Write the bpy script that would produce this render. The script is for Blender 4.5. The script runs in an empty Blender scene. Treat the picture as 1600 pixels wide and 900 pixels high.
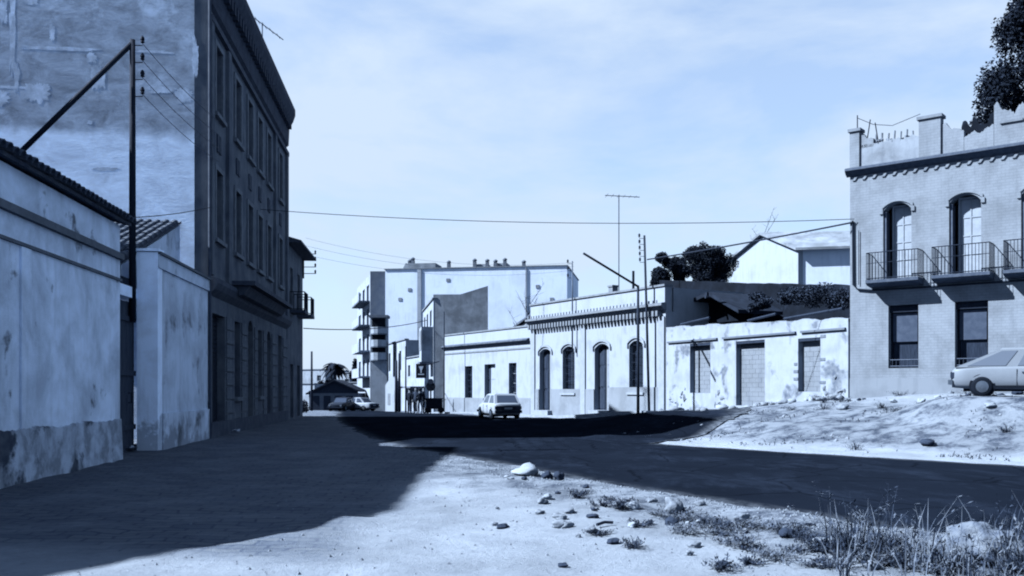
import bpy, bmesh, math, random
from math import radians, sin, cos, pi, sqrt, atan2
from mathutils import Vector, Matrix, noise
random.seed(7)
sc = bpy.context.scene
COL = sc.collection

# ------------------------------------------------------------------ camera, sky, sun, exposure
FPX, CU, HV, EYE = 1450.0, 800.0, 608.0, 1.65
cam_d = bpy.data.cameras.new('camera')
cam = bpy.data.objects.new('camera', cam_d); COL.objects.link(cam); sc.camera = cam
cam.location = (0, 0, EYE); cam.rotation_euler = (radians(90), 0, 0)
cam_d.sensor_width = 36; cam_d.lens = FPX/1600*36
cam_d.shift_y = (HV-450)/1600
cam_d.clip_start = 0.1; cam_d.clip_end = 4000

SUN_EL = radians(43.0)
SHD = Vector((1.0, 0.122, 0)).normalized()           # the way shadows fall on the ground
SUNV = Vector((-SHD.x*cos(SUN_EL), -SHD.y*cos(SUN_EL), sin(SUN_EL)))
world = bpy.data.worlds.new('World'); sc.world = world; world.use_nodes = True
wn, wl = world.node_tree.nodes, world.node_tree.links
wn.clear()
wout = wn.new('ShaderNodeOutputWorld'); wbg = wn.new('ShaderNodeBackground'); wl.new(wbg.outputs[0], wout.inputs[0])
sky = wn.new('ShaderNodeTexSky'); sky.sky_type = 'NISHITA'; sky.sun_disc = False
sky.sun_elevation = SUN_EL; sky.sun_rotation = atan2(SUNV.x, SUNV.y)
sky.air_density = 1.0; sky.dust_density = .6; sky.ozone_density = 3.0
wbg.inputs[1].default_value = 0.05

tc = wn.new('ShaderNodeTexCoord'); mp = wn.new('ShaderNodeMapping'); mp.inputs['Scale'].default_value = (1.0, 1.0, 2.6)
wl.new(tc.outputs['Generated'], mp.inputs[0])
nz = wn.new('ShaderNodeTexNoise'); nz.inputs['Scale'].default_value = 3.6; nz.inputs['Detail'].default_value = 8; nz.inputs['Roughness'].default_value = 0.56
nz.inputs['Distortion'].default_value = 0.25
wl.new(mp.outputs[0], nz.inputs[0])
rp = wn.new('ShaderNodeValToRGB'); rp.color_ramp.elements[0].position = 0.40; rp.color_ramp.elements[0].color = (0.46, 0.46, 0.46, 1)
rp.color_ramp.elements[1].position = 0.60; rp.color_ramp.elements[1].color = (0.97, 0.97, 0.97, 1)
wl.new(nz.outputs[0], rp.inputs[0])
mx = wn.new('ShaderNodeMixRGB'); mx.inputs[2].default_value = (2.2, 2.68, 3.36, 1)
tn = wn.new('ShaderNodeMixRGB'); tn.blend_type = 'MULTIPLY'; tn.inputs[0].default_value = 1; tn.inputs[2].default_value = (.66, .71, .77, 1)
wl.new(sky.outputs[0], tn.inputs[1])
sz = wn.new('ShaderNodeSeparateXYZ'); wl.new(tc.outputs['Generated'], sz.inputs[0])     # thin veil of cloud thickening towards the horizon
hz = wn.new('ShaderNodeMapRange'); hz.inputs[1].default_value = 0.02; hz.inputs[2].default_value = 0.26; hz.inputs[3].default_value = .96; hz.inputs[4].default_value = 0.; wl.new(sz.outputs[2], hz.inputs[0])
mxm = wn.new('ShaderNodeMath'); mxm.operation = 'MAXIMUM'; wl.new(rp.outputs[0], mxm.inputs[0]); wl.new(hz.outputs[0], mxm.inputs[1])
wl.new(mxm.outputs[0], mx.inputs[0]); wl.new(tn.outputs[0], mx.inputs[1]); wl.new(mx.outputs[0], wbg.inputs[0])

sun_d = bpy.data.lights.new('sun', 'SUN'); sun_d.energy = 5.0; sun_d.angle = radians(0.53); sun_d.color = (1.0, 0.985, 0.96)
sun = bpy.data.objects.new('sun', sun_d); COL.objects.link(sun)
sun.rotation_euler = (-SUNV).to_track_quat('-Z', 'Y').to_euler(); sun.location = (-30, 0, 60)
vs = sc.view_settings
vs.view_transform = 'Standard'; vs.look = 'None'; vs.gamma = 1; vs.use_curve_mapping = False
vs.exposure = 2.6
sc.cycles.pixel_filter_type = 'BLACKMAN_HARRIS'; sc.cycles.filter_width = 2.0
sc.cycles.max_bounces = 5

# ------------------------------------------------------------------ materials
def tone(g):
    w = max(0., min(1., (.16-g)/.14)); g *= .43          # blue-toned print: the darks are bluer than the lights
    k = [a+(b-a)*w for a, b in zip((.765, .985, 1.34), (.60, .97, 1.9))]
    return (min(g*k[0], .9), min(g*k[1], .95), min(g*k[2], .99), 1)
MATS = {}
def _base(name):
    m = bpy.data.materials.new(name); m.use_nodes = True
    nt = m.node_tree; b = nt.nodes['Principled BSDF']
    b.inputs['Specular IOR Level'].default_value = .04; b.inputs['Specular Tint'].default_value = (.55, .75, 1, 1)
    return m, nt, b
def N(nt, t, **kw):
    n = nt.nodes.new(t)
    for k, v in kw.items():
        if k in n.inputs: n.inputs[k].default_value = v
        else: setattr(n, k, v)
    return n
def ramp(nt, src, p0, p1, c0=(0,0,0,1), c1=(1,1,1,1)):
    r = N(nt, 'ShaderNodeValToRGB'); r.color_ramp.elements[0].position = p0; r.color_ramp.elements[1].position = p1
    r.color_ramp.elements[0].color = c0; r.color_ramp.elements[1].color = c1
    nt.links.new(src, r.inputs[0]); return r.outputs[0]
def mix(nt, fac, a, b):
    m = N(nt, 'ShaderNodeMixRGB')
    for i, s in ((0, fac), (1, a), (2, b)):
        if isinstance(s, (tuple, float)): m.inputs[i].default_value = s
        else: nt.links.new(s, m.inputs[i])
    return m.outputs[0]
def coords(nt, scale=(1,1,1), kind='Object'):
    t = N(nt, 'ShaderNodeTexCoord'); mpn = N(nt, 'ShaderNodeMapping'); mpn.inputs['Scale'].default_value = scale
    nt.links.new(t.outputs[kind], mpn.inputs[0]); return mpn.outputs[0]
def noise_fac(nt, co, scale, detail=5, rough=.55, dist=0.):
    n = N(nt, 'ShaderNodeTexNoise', Scale=scale, Detail=detail, Roughness=rough, Distortion=dist)
    nt.links.new(co, n.inputs['Vector']); return n.outputs[0]
def bump(nt, b, h, strength, dist=.02):
    bp = N(nt, 'ShaderNodeBump', Strength=strength, Distance=dist); nt.links.new(h, bp.inputs['Height']); nt.links.new(bp.outputs[0], b.inputs['Normal'])

def mat(name, g, g2=None, scale=3., rough=.85, bmp=.25, metal=0., lo=.38, hi=.66, stretch=(1,1,1), fine=30.):
    """plain surface: two tones mottled by noise, fine grain bump"""
    if name in MATS: return MATS[name]
    m, nt, b = _base(name)
    co = coords(nt, stretch)
    f = ramp(nt, noise_fac(nt, co, scale, 6, .6), lo, hi)
    c = mix(nt, f, tone(g if g2 is None else g2), tone(g))
    fn = noise_fac(nt, co, fine, 3)
    c = mix(nt, ramp(nt, fn, .3, .7, (.0,)*3+(1,), (.22,)*3+(1,)), c, tone((g if g2 is None else g2)*.7))
    nt.links.new(c, b.inputs['Base Color'])
    b.inputs['Roughness'].default_value = rough; b.inputs['Metallic'].default_value = metal
    if bmp: bump(nt, b, fn, bmp)
    MATS[name] = m; return m

def plaster(name, g, stain, patch=None, lo=.45, hi=.62, plo=.60, phi=.63, scale=.9, course=0., grime=0.0, gz=1.0):
    """wall render: broad stains, streaks, sharp-edged fallen patches, optional faint masonry courses"""
    if name in MATS: return MATS[name]
    m, nt, b = _base(name)
    co = coords(nt); cs = coords(nt, (2.2, 2.2, .35))
    c = mix(nt, ramp(nt, noise_fac(nt, co, scale, 7, .62, .3), lo, hi), tone(g), tone(stain))
    st = ramp(nt, noise_fac(nt, cs, 1.6, 6, .6), .52, .75, (0,0,0,1), (.55,)*3+(1,))
    c = mix(nt, st, c, tone(stain*.8))
    h = noise_fac(nt, co, 26, 4)
    if grime:                                            # dirt splashed up the foot of the wall, uneven upper edge
        sx = N(nt, 'ShaderNodeSeparateXYZ'); nt.links.new(coords(nt), sx.inputs[0])
        a = N(nt, 'ShaderNodeMath', operation='MULTIPLY_ADD'); nt.links.new(noise_fac(nt, co, 1.4, 6, .65), a.inputs[0]); a.inputs[1].default_value = 3.2*gz; a.inputs[2].default_value = -1.1*gz
        d = N(nt, 'ShaderNodeMath', operation='SUBTRACT'); nt.links.new(a.outputs[0], d.inputs[0]); nt.links.new(sx.outputs[2], d.inputs[1])
        gf = ramp(nt, d.outputs[0], -.35*gz if False else 0.0, .55, (0,0,0,1), (grime,)*3+(1,))
        c = mix(nt, gf, c, tone(stain*.55))
    if course:
        br = N(nt, 'ShaderNodeTexBrick'); br.inputs['Scale'].default_value = 1.0; br.inputs['Brick Width'].default_value = course*2.4; br.inputs['Row Height'].default_value = course
        br.inputs['Mortar Size'].default_value = .012; br.inputs['Color1'].default_value = (1,1,1,1); br.inputs['Color2'].default_value = (.95,.95,.95,1); br.inputs['Mortar'].default_value = (.86,.86,.86,1)
        rx = N(nt, 'ShaderNodeMapping'); rx.inputs['Rotation'].default_value = (-pi/2, 0, 0)
        t = N(nt, 'ShaderNodeTexCoord'); nt.links.new(t.outputs['Object'], rx.inputs[0]); nt.links.new(rx.outputs[0], br.inputs[0])
        mm = N(nt, 'ShaderNodeMixRGB'); mm.blend_type = 'MULTIPLY'; mm.inputs[0].default_value = 1; nt.links.new(c, mm.inputs[1]); nt.links.new(br.outputs[0], mm.inputs[2]); c = mm.outputs[0]
    if patch is not None:
        pf = ramp(nt, noise_fac(nt, co, .75, 6, .6, .2), plo, phi)
        pc = mix(nt, ramp(nt, noise_fac(nt, co, 6, 5), .35, .65), tone(patch), tone(patch*.55))
        c = mix(nt, pf, c, pc)
    nt.links.new(c, b.inputs['Base Color']); b.inputs['Roughness'].default_value = .92
    bump(nt, b, h, .35, .02)
    MATS[name] = m; return m

M_WHITE  = plaster('white_plaster', .32, .235, None, .5, .72, grime=.6)
M_WHITE2 = plaster('white_plaster_clean', .33, .28, None, .5, .75)
M_TRIM   = mat('white_trim', .32, .27, 5, .85, .15)
M_PLINTH = plaster('grey_plinth', .235, .19, None)
M_AWALL  = plaster('warehouse_plaster', 1.35, .8, .4, .38, .64, .61, .66, .8, grime=.75)
M_PANEL  = plaster('yard_plaster', 1.1, .75, .28, .4, .62, .58, .70, .7, grime=.9, gz=1.5)
M_FLINT  = plaster('footing_render', .8, .38, .14, .4, .6, .52, .58, 2.0)
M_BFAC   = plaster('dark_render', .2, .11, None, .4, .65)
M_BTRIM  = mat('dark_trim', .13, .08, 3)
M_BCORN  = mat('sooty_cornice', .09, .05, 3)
M_BFRAME = mat('window_surround', .27, .18, 4)
M_DWALL  = plaster('brick_render', .26, .19, .15, .42, .66, .70, .76, 1.1, course=.10, grime=.5, gz=.8)
M_DTRIM  = mat('grey_trim', .23, .17, 4)
M_MWALL  = plaster('ruin_plaster', .32, .25, .19, .46, .70, .55, .62, 1.2, grime=.75, gz=1.1)
M_BLOCK  = plaster('block_infill', .20, .165, None)
M_SOOT   = plaster('sooty_rubble', .012, .007, .028, .4, .62, .56, .66, 1.6)
M_STONE  = mat('field_stone', .27, .15, 5, .9, .6)
M_STONEL = mat('pale_stone', .34, .25, 4, .9, .6)
M_STONED = mat('dark_stone', .05, .03, 5, .9, .6)
M_BRICK  = mat('fired_brick', .20, .12, 8, .9, .4)
M_TILE   = mat('roof_tile', .15, .07, 6, .9, .4)
M_TILEL  = mat('roof_tile_pale', .24, .12, 6, .9, .4)
M_WOOD   = mat('weathered_wood', .045, .025, 4, .8, .3, stretch=(6,6,.5))
M_POST   = mat('post_wood', .035, .02, 4, .85, .4, stretch=(8,8,.6))
M_DOOR   = mat('door_wood', .05, .03, 5, .6, .2, stretch=(4,4,.6))
M_DOORL  = mat('pale_door_paint', .30, .22, 5, .6, .2, stretch=(4,4,.6))
M_DOORW  = mat('white_door_paint', .36, .3, 5, .6, .1)
M_GATE   = mat('gate_wood', .13, .07, 4, .8, .3, stretch=(5,5,.5))
M_IRON   = mat('dark_iron', .03, .018, 8, .55, .1, metal=.3)
M_IRONL  = mat('grey_iron', .12, .08, 8, .5, .1, metal=.3)
M_CABLE  = mat('black_cable', .03, .02, 8, .6, 0)
M_CABLEL = mat('grey_cable', .12, .1, 8, .6, 0)
M_PORC   = mat('insulator_porcelain', .03, .02, 8, .8, 0)
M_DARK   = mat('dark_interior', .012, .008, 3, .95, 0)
M_CURT   = mat('curtain_cloth', .045, .02, 6, .9, .2, stretch=(7,7,.5))
M_BLIND  = mat('roller_blind', .085, .06, 5, .8, .1)
M_RUBBER = mat('tyre_rubber', .012, .009, 5, .8, 0)
M_CHROME = mat('dull_chrome', .35, .3, 5, .3, 0, metal=.9)
M_CARW   = mat('white_car_paint', .32, .3, 2, .3, 0)
M_CARP   = mat('pale_car_paint', .22, .2, 2, .35, 0)
M_CARD   = mat('dark_car_paint', .02, .015, 2, .3, 0)
M_LAMP   = mat('red_lamp_glass', .05, .04, 5, .25, 0)
M_PLATE  = mat('number_plate', .3, .25, 20, .5, 0)
M_BARK   = mat('bark', .05, .025, 6, .9, .5, stretch=(3,3,.7))
M_LEAF   = mat('dark_leaf', .026, .012, 3, .95, 0)
M_LEAF2  = mat('grey_leaf', .06, .03, 3, .95, 0)
M_DRY    = mat('dry_grass', .20, .09, 4, .8, 0)
M_DRYD   = mat('dark_weed', .06, .03, 4, .8, 0)
M_CREAM  = plaster('far_white_render', .34, .26, None)
M_PARTY  = plaster('far_party_wall', .78, .68, None, scale=.35)
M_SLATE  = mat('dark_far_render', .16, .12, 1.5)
M_GREYR  = plaster('grey_stucco', .30, .17, .12, .38, .6, .62, .72, .7)
M_RUSTY  = mat('corrugated_sheet', .03, .015, 3, .7, .3)
M_SKIN   = mat('skin', .22, .2, 5, .6, 0)
M_HAIR   = mat('hair', .012, .01, 8, .7, 0)
M_CLOTHD = mat('dark_cloth', .02, .013, 8, .9, .1)
M_CLOTHM = mat('grey_cloth', .05, .035, 8, .9, .1)
M_CLOTHL = mat('pale_cloth', .34, .28, 8, .9, .1)
M_PAPER  = mat('white_paper', .6, .55, 8, .8, .1)

def glass(name, g, rough=.08):
    m, nt, b = _base(name); b.inputs['Base Color'].default_value = tone(g); b.inputs['Roughness'].default_value = rough
    b.inputs['Specular IOR Level'].default_value = .5; MATS[name] = m; return m
M_GLASS = glass('window_glass', .02); M_CARGL = glass('car_glass', .05, .05)

def gable_mat():
    m, nt, b = _base('gable_limewash'); co = coords(nt)
    sx = N(nt, 'ShaderNodeSeparateXYZ'); nt.links.new(coords(nt), sx.inputs[0])
    wob = N(nt, 'ShaderNodeMath', operation='MULTIPLY_ADD'); nt.links.new(noise_fac(nt, co, .8, 5), wob.inputs[0]); wob.inputs[1].default_value = .9; nt.links.new(sx.outputs[2], wob.inputs[2])
    hi = ramp(nt, wob.outputs[0], 0, 1); r = hi.node
    mr = N(nt, 'ShaderNodeMapRange'); mr.inputs[1].default_value = 10.25; mr.inputs[2].default_value = 10.6; nt.links.new(wob.outputs[0], mr.inputs[0])
    low = mix(nt, ramp(nt, noise_fac(nt, coords(nt, (.7,.7,1.5)), 1.5, 9, .72, .5), .36, .66), tone(1.75), tone(1.15))
    up = mix(nt, ramp(nt, noise_fac(nt, coords(nt, (.8,.8,1.4)), 1.3, 9, .74, .5), .38, .66), tone(.85), tone(.4))
    pat = ramp(nt, noise_fac(nt, coords(nt, (1,1,1.3)), .5, 9, .7, .4), .56, .70)
    up = mix(nt, pat, up, tone(1.2))
    c = mix(nt, mr.outputs[0], low, up)
    nt.links.new(c, b.inputs['Base Color']); b.inputs['Roughness'].default_value = .95
    bump(nt, b, noise_fac(nt, coords(nt, (1,1,2.5)), 6, 8, .7), .22, .03); return m
M_GABLE = gable_mat()

def dirt_mat():
    m, nt, b = _base('dusty_earth'); co = coords(nt)
    c = mix(nt, ramp(nt, noise_fac(nt, co, .55, 8, .62, .3), .36, .66), tone(.31), tone(.235))
    # trampled refuse and weeds darken the verge: blotches that grow more frequent towards the embankment and the roadside
    f = ramp(nt, noise_fac(nt, coords(nt, (.8,.8,1)), 2.0, 12, .76, .3), .45, .60, (.30,)*3+(1,), (.95,)*3+(1,))
    at = N(nt, 'ShaderNodeAttribute'); at.attribute_name = 'litter'
    mm = N(nt, 'ShaderNodeMath', operation='MULTIPLY'); nt.links.new(f, mm.inputs[0]); nt.links.new(at.outputs['Fac'], mm.inputs[1])
    c = mix(nt, mm.outputs[0], c, tone(.035))
    sp = ramp(nt, noise_fac(nt, co, 9, 8, .75), .57, .68, (0,0,0,1), (.75,)*3+(1,))
    c = mix(nt, sp, c, tone(.14))
    pv = N(nt, 'ShaderNodeAttribute'); pv.attribute_name = 'paved_shade'          # old brick paving showing through dust, toned dark to deepen the left-hand shadow
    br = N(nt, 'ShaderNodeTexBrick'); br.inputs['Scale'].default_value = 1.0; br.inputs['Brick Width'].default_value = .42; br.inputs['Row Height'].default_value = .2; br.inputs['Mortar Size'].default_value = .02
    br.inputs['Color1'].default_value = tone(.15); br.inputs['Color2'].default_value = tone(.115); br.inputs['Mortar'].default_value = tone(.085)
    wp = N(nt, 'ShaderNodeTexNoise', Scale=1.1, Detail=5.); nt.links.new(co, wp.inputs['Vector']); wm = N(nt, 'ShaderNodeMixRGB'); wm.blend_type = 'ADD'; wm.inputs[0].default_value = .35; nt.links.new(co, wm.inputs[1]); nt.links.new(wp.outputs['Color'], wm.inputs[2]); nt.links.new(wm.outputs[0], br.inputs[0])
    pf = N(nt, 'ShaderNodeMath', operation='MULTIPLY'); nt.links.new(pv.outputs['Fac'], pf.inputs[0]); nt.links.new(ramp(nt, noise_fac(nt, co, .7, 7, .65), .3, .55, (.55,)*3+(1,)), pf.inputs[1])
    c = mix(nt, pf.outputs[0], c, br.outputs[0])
    nt.links.new(c, b.inputs['Base Color']); b.inputs['Roughness'].default_value = .97
    h = N(nt, 'ShaderNodeMath', operation='ADD'); nt.links.new(noise_fac(nt, co, 5, 9, .7), h.inputs[0]); nt.links.new(noise_fac(nt, co, 17, 7, .75), h.inputs[1])
    bump(nt, b, h.outputs[0], .75, .035); return m
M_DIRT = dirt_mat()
def asphalt_mat():
    m, nt, b = _base('worn_asphalt'); co = coords(nt)
    c = mix(nt, ramp(nt, noise_fac(nt, coords(nt, (.5,.5,1)), .5, 7, .6), .35, .7), tone(.0085), tone(.013))
    sp = ramp(nt, noise_fac(nt, co, 55, 4, .7), .62, .74, (0,0,0,1), (.5,)*3+(1,))
    c = mix(nt, sp, c, tone(.028))
    du = N(nt, 'ShaderNodeAttribute'); du.attribute_name = 'dust'
    dn = N(nt, 'ShaderNodeMath', operation='MULTIPLY'); nt.links.new(du.outputs['Fac'], dn.inputs[0]); nt.links.new(ramp(nt, noise_fac(nt, coords(nt, (1.6,.7,1)), 2.2, 9, .75), .36, .62), dn.inputs[1])
    c = mix(nt, dn.outputs[0], c, tone(.15))
    c = mix(nt, ramp(nt, noise_fac(nt, coords(nt, (.9,.35,1)), .8, 9, .75, .3), .50, .70, (0,0,0,1), (.7,)*3+(1,)), c, tone(.026))
    wv = N(nt, 'ShaderNodeTexVoronoi'); wv.feature = 'DISTANCE_TO_EDGE'; wv.inputs['Scale'].default_value = .55; dc = N(nt, 'ShaderNodeMixRGB'); dc.inputs[0].default_value = .25; nt.links.new(co, dc.inputs[1]); 
    nn = N(nt, 'ShaderNodeTexNoise', Scale=1.8, Detail=6.); nt.links.new(co, nn.inputs['Vector']); nt.links.new(nn.outputs['Color'], dc.inputs[2]); nt.links.new(dc.outputs[0], wv.inputs['Vector'])
    c = mix(nt, ramp(nt, wv.outputs['Distance'], .004, .016, (.6,)*3+(1,), (0,0,0,1)), c, tone(.004))
    nt.links.new(c, b.inputs['Base Color']); b.inputs['Roughness'].default_value = .9; b.inputs['Specular IOR Level'].default_value = 0
    bump(nt, b, noise_fac(nt, co, 60, 4), .4, .01); return m
M_ROAD = asphalt_mat()

# ------------------------------------------------------------------ mesh helpers
class MB:
    def __init__(s): s.v = []; s.f = []; s.mi = []
    def add(s, vs_, fs, mi=0):
        o = len(s.v); s.v += [tuple(p) for p in vs_]; s.f += [tuple(i+o for i in f) for f in fs]; s.mi += [mi]*len(fs); return s
    def box(s, x0, x1, y0, y1, z0, z1, mi=0):
        return s.add([(x0,y0,z0),(x1,y0,z0),(x1,y1,z0),(x0,y1,z0),(x0,y0,z1),(x1,y0,z1),(x1,y1,z1),(x0,y1,z1)],
                     [(0,3,2,1),(4,5,6,7),(0,1,5,4),(1,2,6,5),(2,3,7,6),(3,0,4,7)], mi)
    def prism(s, poly, a0, a1, axis='y', mi=0):
        """poly: 2D points. axis y: (x,z) extruded in y; axis x: (y,z) in x; axis z: (x,y) in z"""
        n = len(poly)
        P = {'y': lambda p, a: (p[0], a, p[1]), 'x': lambda p, a: (a, p[0], p[1]), 'z': lambda p, a: (p[0], p[1], a)}[axis]
        vs_ = [P(p, a0) for p in poly] + [P(p, a1) for p in poly]
        return s.add(vs_, [tuple(range(n))[::-1], tuple(range(n, 2*n))] + [(i, (i+1) % n, n+(i+1) % n, n+i) for i in range(n)], mi)
    def tube(s, pts, r, n=8, mi=0, cap=True):
        pts = [Vector(p) for p in pts]; rs = r if isinstance(r, (list, tuple)) else [r]*len(pts)
        vs_ = []; fs = []
        for i, p in enumerate(pts):
            d = (pts[min(i+1, len(pts)-1)] - pts[max(i-1, 0)]).normalized()
            up = Vector((0,0,1)) if abs(d.z) < .9 else Vector((1,0,0))
            a = d.cross(up).normalized(); b = d.cross(a)
            for k in range(n):
                t = 2*pi*k/n; vs_.append(p + (a*cos(t)+b*sin(t))*rs[i])
        for i in range(len(pts)-1):
            for k in range(n):
                fs.append((i*n+k, i*n+(k+1) % n, (i+1)*n+(k+1) % n, (i+1)*n+k))
        if cap: fs.append(tuple(range(n))[::-1]); fs.append(tuple(range((len(pts)-1)*n, len(pts)*n)))
        return s.add(vs_, fs, mi)
    def lathe(s, prof, c=(0,0,0), n=12, mi=0):
        pts = [(c[0], c[1], c[2]+z) for r, z in prof]
        vs_ = []; fs = []
        for r, z in prof:
            for k in range(n): vs_.append((c[0]+r*cos(2*pi*k/n), c[1]+r*sin(2*pi*k/n), c[2]+z))
        for i in range(len(prof)-1):
            for k in range(n): fs.append((i*n+k, i*n+(k+1) % n, (i+1)*n+(k+1) % n, (i+1)*n+k))
        fs += [tuple(range(n))[::-1], tuple(range((len(prof)-1)*n, len(prof)*n))]
        return s.add(vs_, fs, mi)
    def rock(s, c, r, seed=0, sub=2, rough=.35, flat=.7, mi=0):
        bm = bmesh.new(); bmesh.ops.create_icosphere(bm, subdivisions=sub, radius=1)
        rnd = random.Random(seed); off = Vector((rnd.random()*50, rnd.random()*50, rnd.random()*50))
        sc_ = (r*(.8+.5*rnd.random()), r*(.7+.4*rnd.random()), r*flat*(.8+.4*rnd.random()))
        vs_ = []
        for v in bm.verts:
            k = 1 + rough*(noise.noise(v.co*1.3+off)*1.2 + .5*noise.noise(v.co*3.1+off))
            vs_.append((c[0]+v.co.x*k*sc_[0], c[1]+v.co.y*k*sc_[1], c[2]+v.co.z*k*sc_[2]))
        fs = [tuple(v.index for v in f.verts) for f in bm.faces]; bm.free()
        return s.add(vs_, fs, mi)
    def mesh(s, name):
        me = bpy.data.meshes.new(name); me.from_pydata(s.v, [], s.f); me.polygons.foreach_set('material_index', s.mi); me.update(); return me
    def build(s, name, m, parent=None, smooth=False, recalc=True, loc=None, rot=None):
        me = s.mesh(name)
        for mm in (m if isinstance(m, (list, tuple)) else [m]): me.materials.append(mm)
        if recalc:
            bm = bmesh.new(); bm.from_mesh(me); bmesh.ops.recalc_face_normals(bm, faces=bm.faces); bm.to_mesh(me); bm.free()
        if smooth: me.polygons.foreach_set('use_smooth', [True]*len(me.polygons))
        return link(name, me, parent, loc, rot)
def link(name, me, parent=None, loc=None, rot=None):
    o = bpy.data.objects.new(name, me); COL.objects.link(o)
    if parent is not None: o.parent = parent
    if loc is not None: o.location = loc
    if rot is not None: o.rotation_euler = rot
    return o
def tag(o, label, cat, group=None):
    o['label'] = label; o['category'] = cat
    if group: o['group'] = group
    return o
def thing(name, label, cat, loc=(0,0,0), rz=0., group=None):
    o = bpy.data.objects.new(name, None); COL.objects.link(o); o.location = loc; o.rotation_euler = (0,0,rz); o.empty_display_size = .3
    return tag(o, label, cat, group)
def struct(o, kind='structure'): o['kind'] = kind; return o
def copy_tree(o, parent=None):
    c = o.copy(); COL.objects.link(c); c.parent = parent
    for ch in list(o.children): copy_tree(ch, c)
    return c

class Face:
    """a facade plane: origin, unit direction seen left to right; converts photograph measurements to wall coordinates"""
    def __init__(s, ox, oy, dx, dy):
        l = sqrt(dx*dx+dy*dy); s.ox, s.oy, s.dx, s.dy = ox, oy, dx/l, dy/l; s.rz = atan2(s.dy, s.dx)
    def s(s_, u):
        k = (u-CU)/FPX; return (k*s_.oy - s_.ox)/(s_.dx - k*s_.dy)
    def Y(s_, u): return s_.oy + s_.dy*s_.s(u)
    def z(s_, u, v): return EYE - (v-HV)/FPX*s_.Y(u)
    def w(s_, s, n=0., z=0.):                            # s along, n outwards to the street
        return (s_.ox + s_.dx*s + s_.dy*n, s_.oy + s_.dy*s - s_.dx*n, z)
    def thing(s_, name, label, cat, z=0., group=None): return thing(name, label, cat, (s_.ox, s_.oy, z), s_.rz, group)
def at(u, v, Y): return Vector(((u-CU)/FPX*Y, Y, EYE-(v-HV)/FPX*Y))

def wall(mb, L, z0, z1, ops=(), t=.4, x0=0., y0=0., nseg=8):
    """wall in the local x-z plane, front at y0, with openings (xa, xb, za, zb, rise) cut right through"""
    xs = sorted({x0, L} | {o[0] for o in ops} | {o[1] for o in ops}); zs = sorted({z0, z1} | {o[2] for o in ops} | {o[3] for o in ops})
    def solid(i, j):
        if i < 0 or j < 0 or i >= len(xs)-1 or j >= len(zs)-1: return False
        cx, cz = (xs[i]+xs[i+1])/2, (zs[j]+zs[j+1])/2
        return not any(o[0] < cx < o[1] and o[2] < cz < o[3] for o in ops)
    for i in range(len(xs)-1):
        for j in range(len(zs)-1):
            if not solid(i, j): continue
            a, b, c, d = xs[i], xs[i+1], zs[j], zs[j+1]
            mb.add([(a,y0,c),(b,y0,c),(b,y0,d),(a,y0,d)], [(0,1,2,3)]); mb.add([(a,y0+t,c),(b,y0+t,c),(b,y0+t,d),(a,y0+t,d)], [(3,2,1,0)])
            if not solid(i-1, j): mb.add([(a,y0,c),(a,y0,d),(a,y0+t,d),(a,y0+t,c)], [(0,1,2,3)])
            if not solid(i+1, j): mb.add([(b,y0,c),(b,y0,d),(b,y0+t,d),(b,y0+t,c)], [(3,2,1,0)])
            if not solid(i, j-1): mb.add([(a,y0,c),(b,y0,c),(b,y0+t,c),(a,y0+t,c)], [(3,2,1,0)])
            if not solid(i, j+1): mb.add([(a,y0,d),(b,y0,d),(b,y0+t,d),(a,y0+t,d)], [(0,1,2,3)])
    for o in ops:
        if len(o) > 4 and o[4]:
            xa, xb, zb, r = o[0], o[1], o[3], o[4]; w = (xb-xa)/2; R = (w*w+r*r)/(2*r); cz = zb - R; cx = (xa+xb)/2
            arc = [(cx + (2*k/nseg-1)*w, cz + sqrt(max(R*R-((2*k/nseg-1)*w)**2, 0))) for k in range(nseg+1)]
            h = nseg//2
            mb.prism([(xa, zb)] + arc[:h+1][::1] , y0+.002, y0+t-.002); mb.prism(arc[h:] + [(xb, zb)], y0+.002, y0+t-.002)
    return mb

# ------------------------------------------------------------------ ground, road
def lerp_tab(tab, q):
    if q <= tab[0][0]: return tab[0][1]
    for (a, x), (b, y) in zip(tab, tab[1:]):
        if q <= b: return x + (y-x)*(q-a)/(b-a)
    return tab[-1][1]
def ss(a, b, x):
    t = max(0, min(1, (x-a)/(b-a))); return t*t*(3-2*t)
NEAR = [(-6, 15), (4, 8.0), (9.5, 5.2), (16.8, 1.2), (21.7, -.9), (26, -3), (32, -5), (38, -6.6), (46, -8.6), (60, -11.5), (80, -15), (100, -19.5), (150, -34)]
FAR  = [(-6, 42), (4, 30), (10.5, 20), (20, 11), (23.8, 7.7), (27.5, 4.7), (32, 2.6), (38, 1.3), (46, .4), (53, .2), (58, -2.0), (68, -6.8), (75, -8.6), (90, -11.6), (110, -17), (150, -29)]
ELEV = [(0, 1.42), (36, 1.42), (46, .63), (57, .09), (62, 0)]
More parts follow.
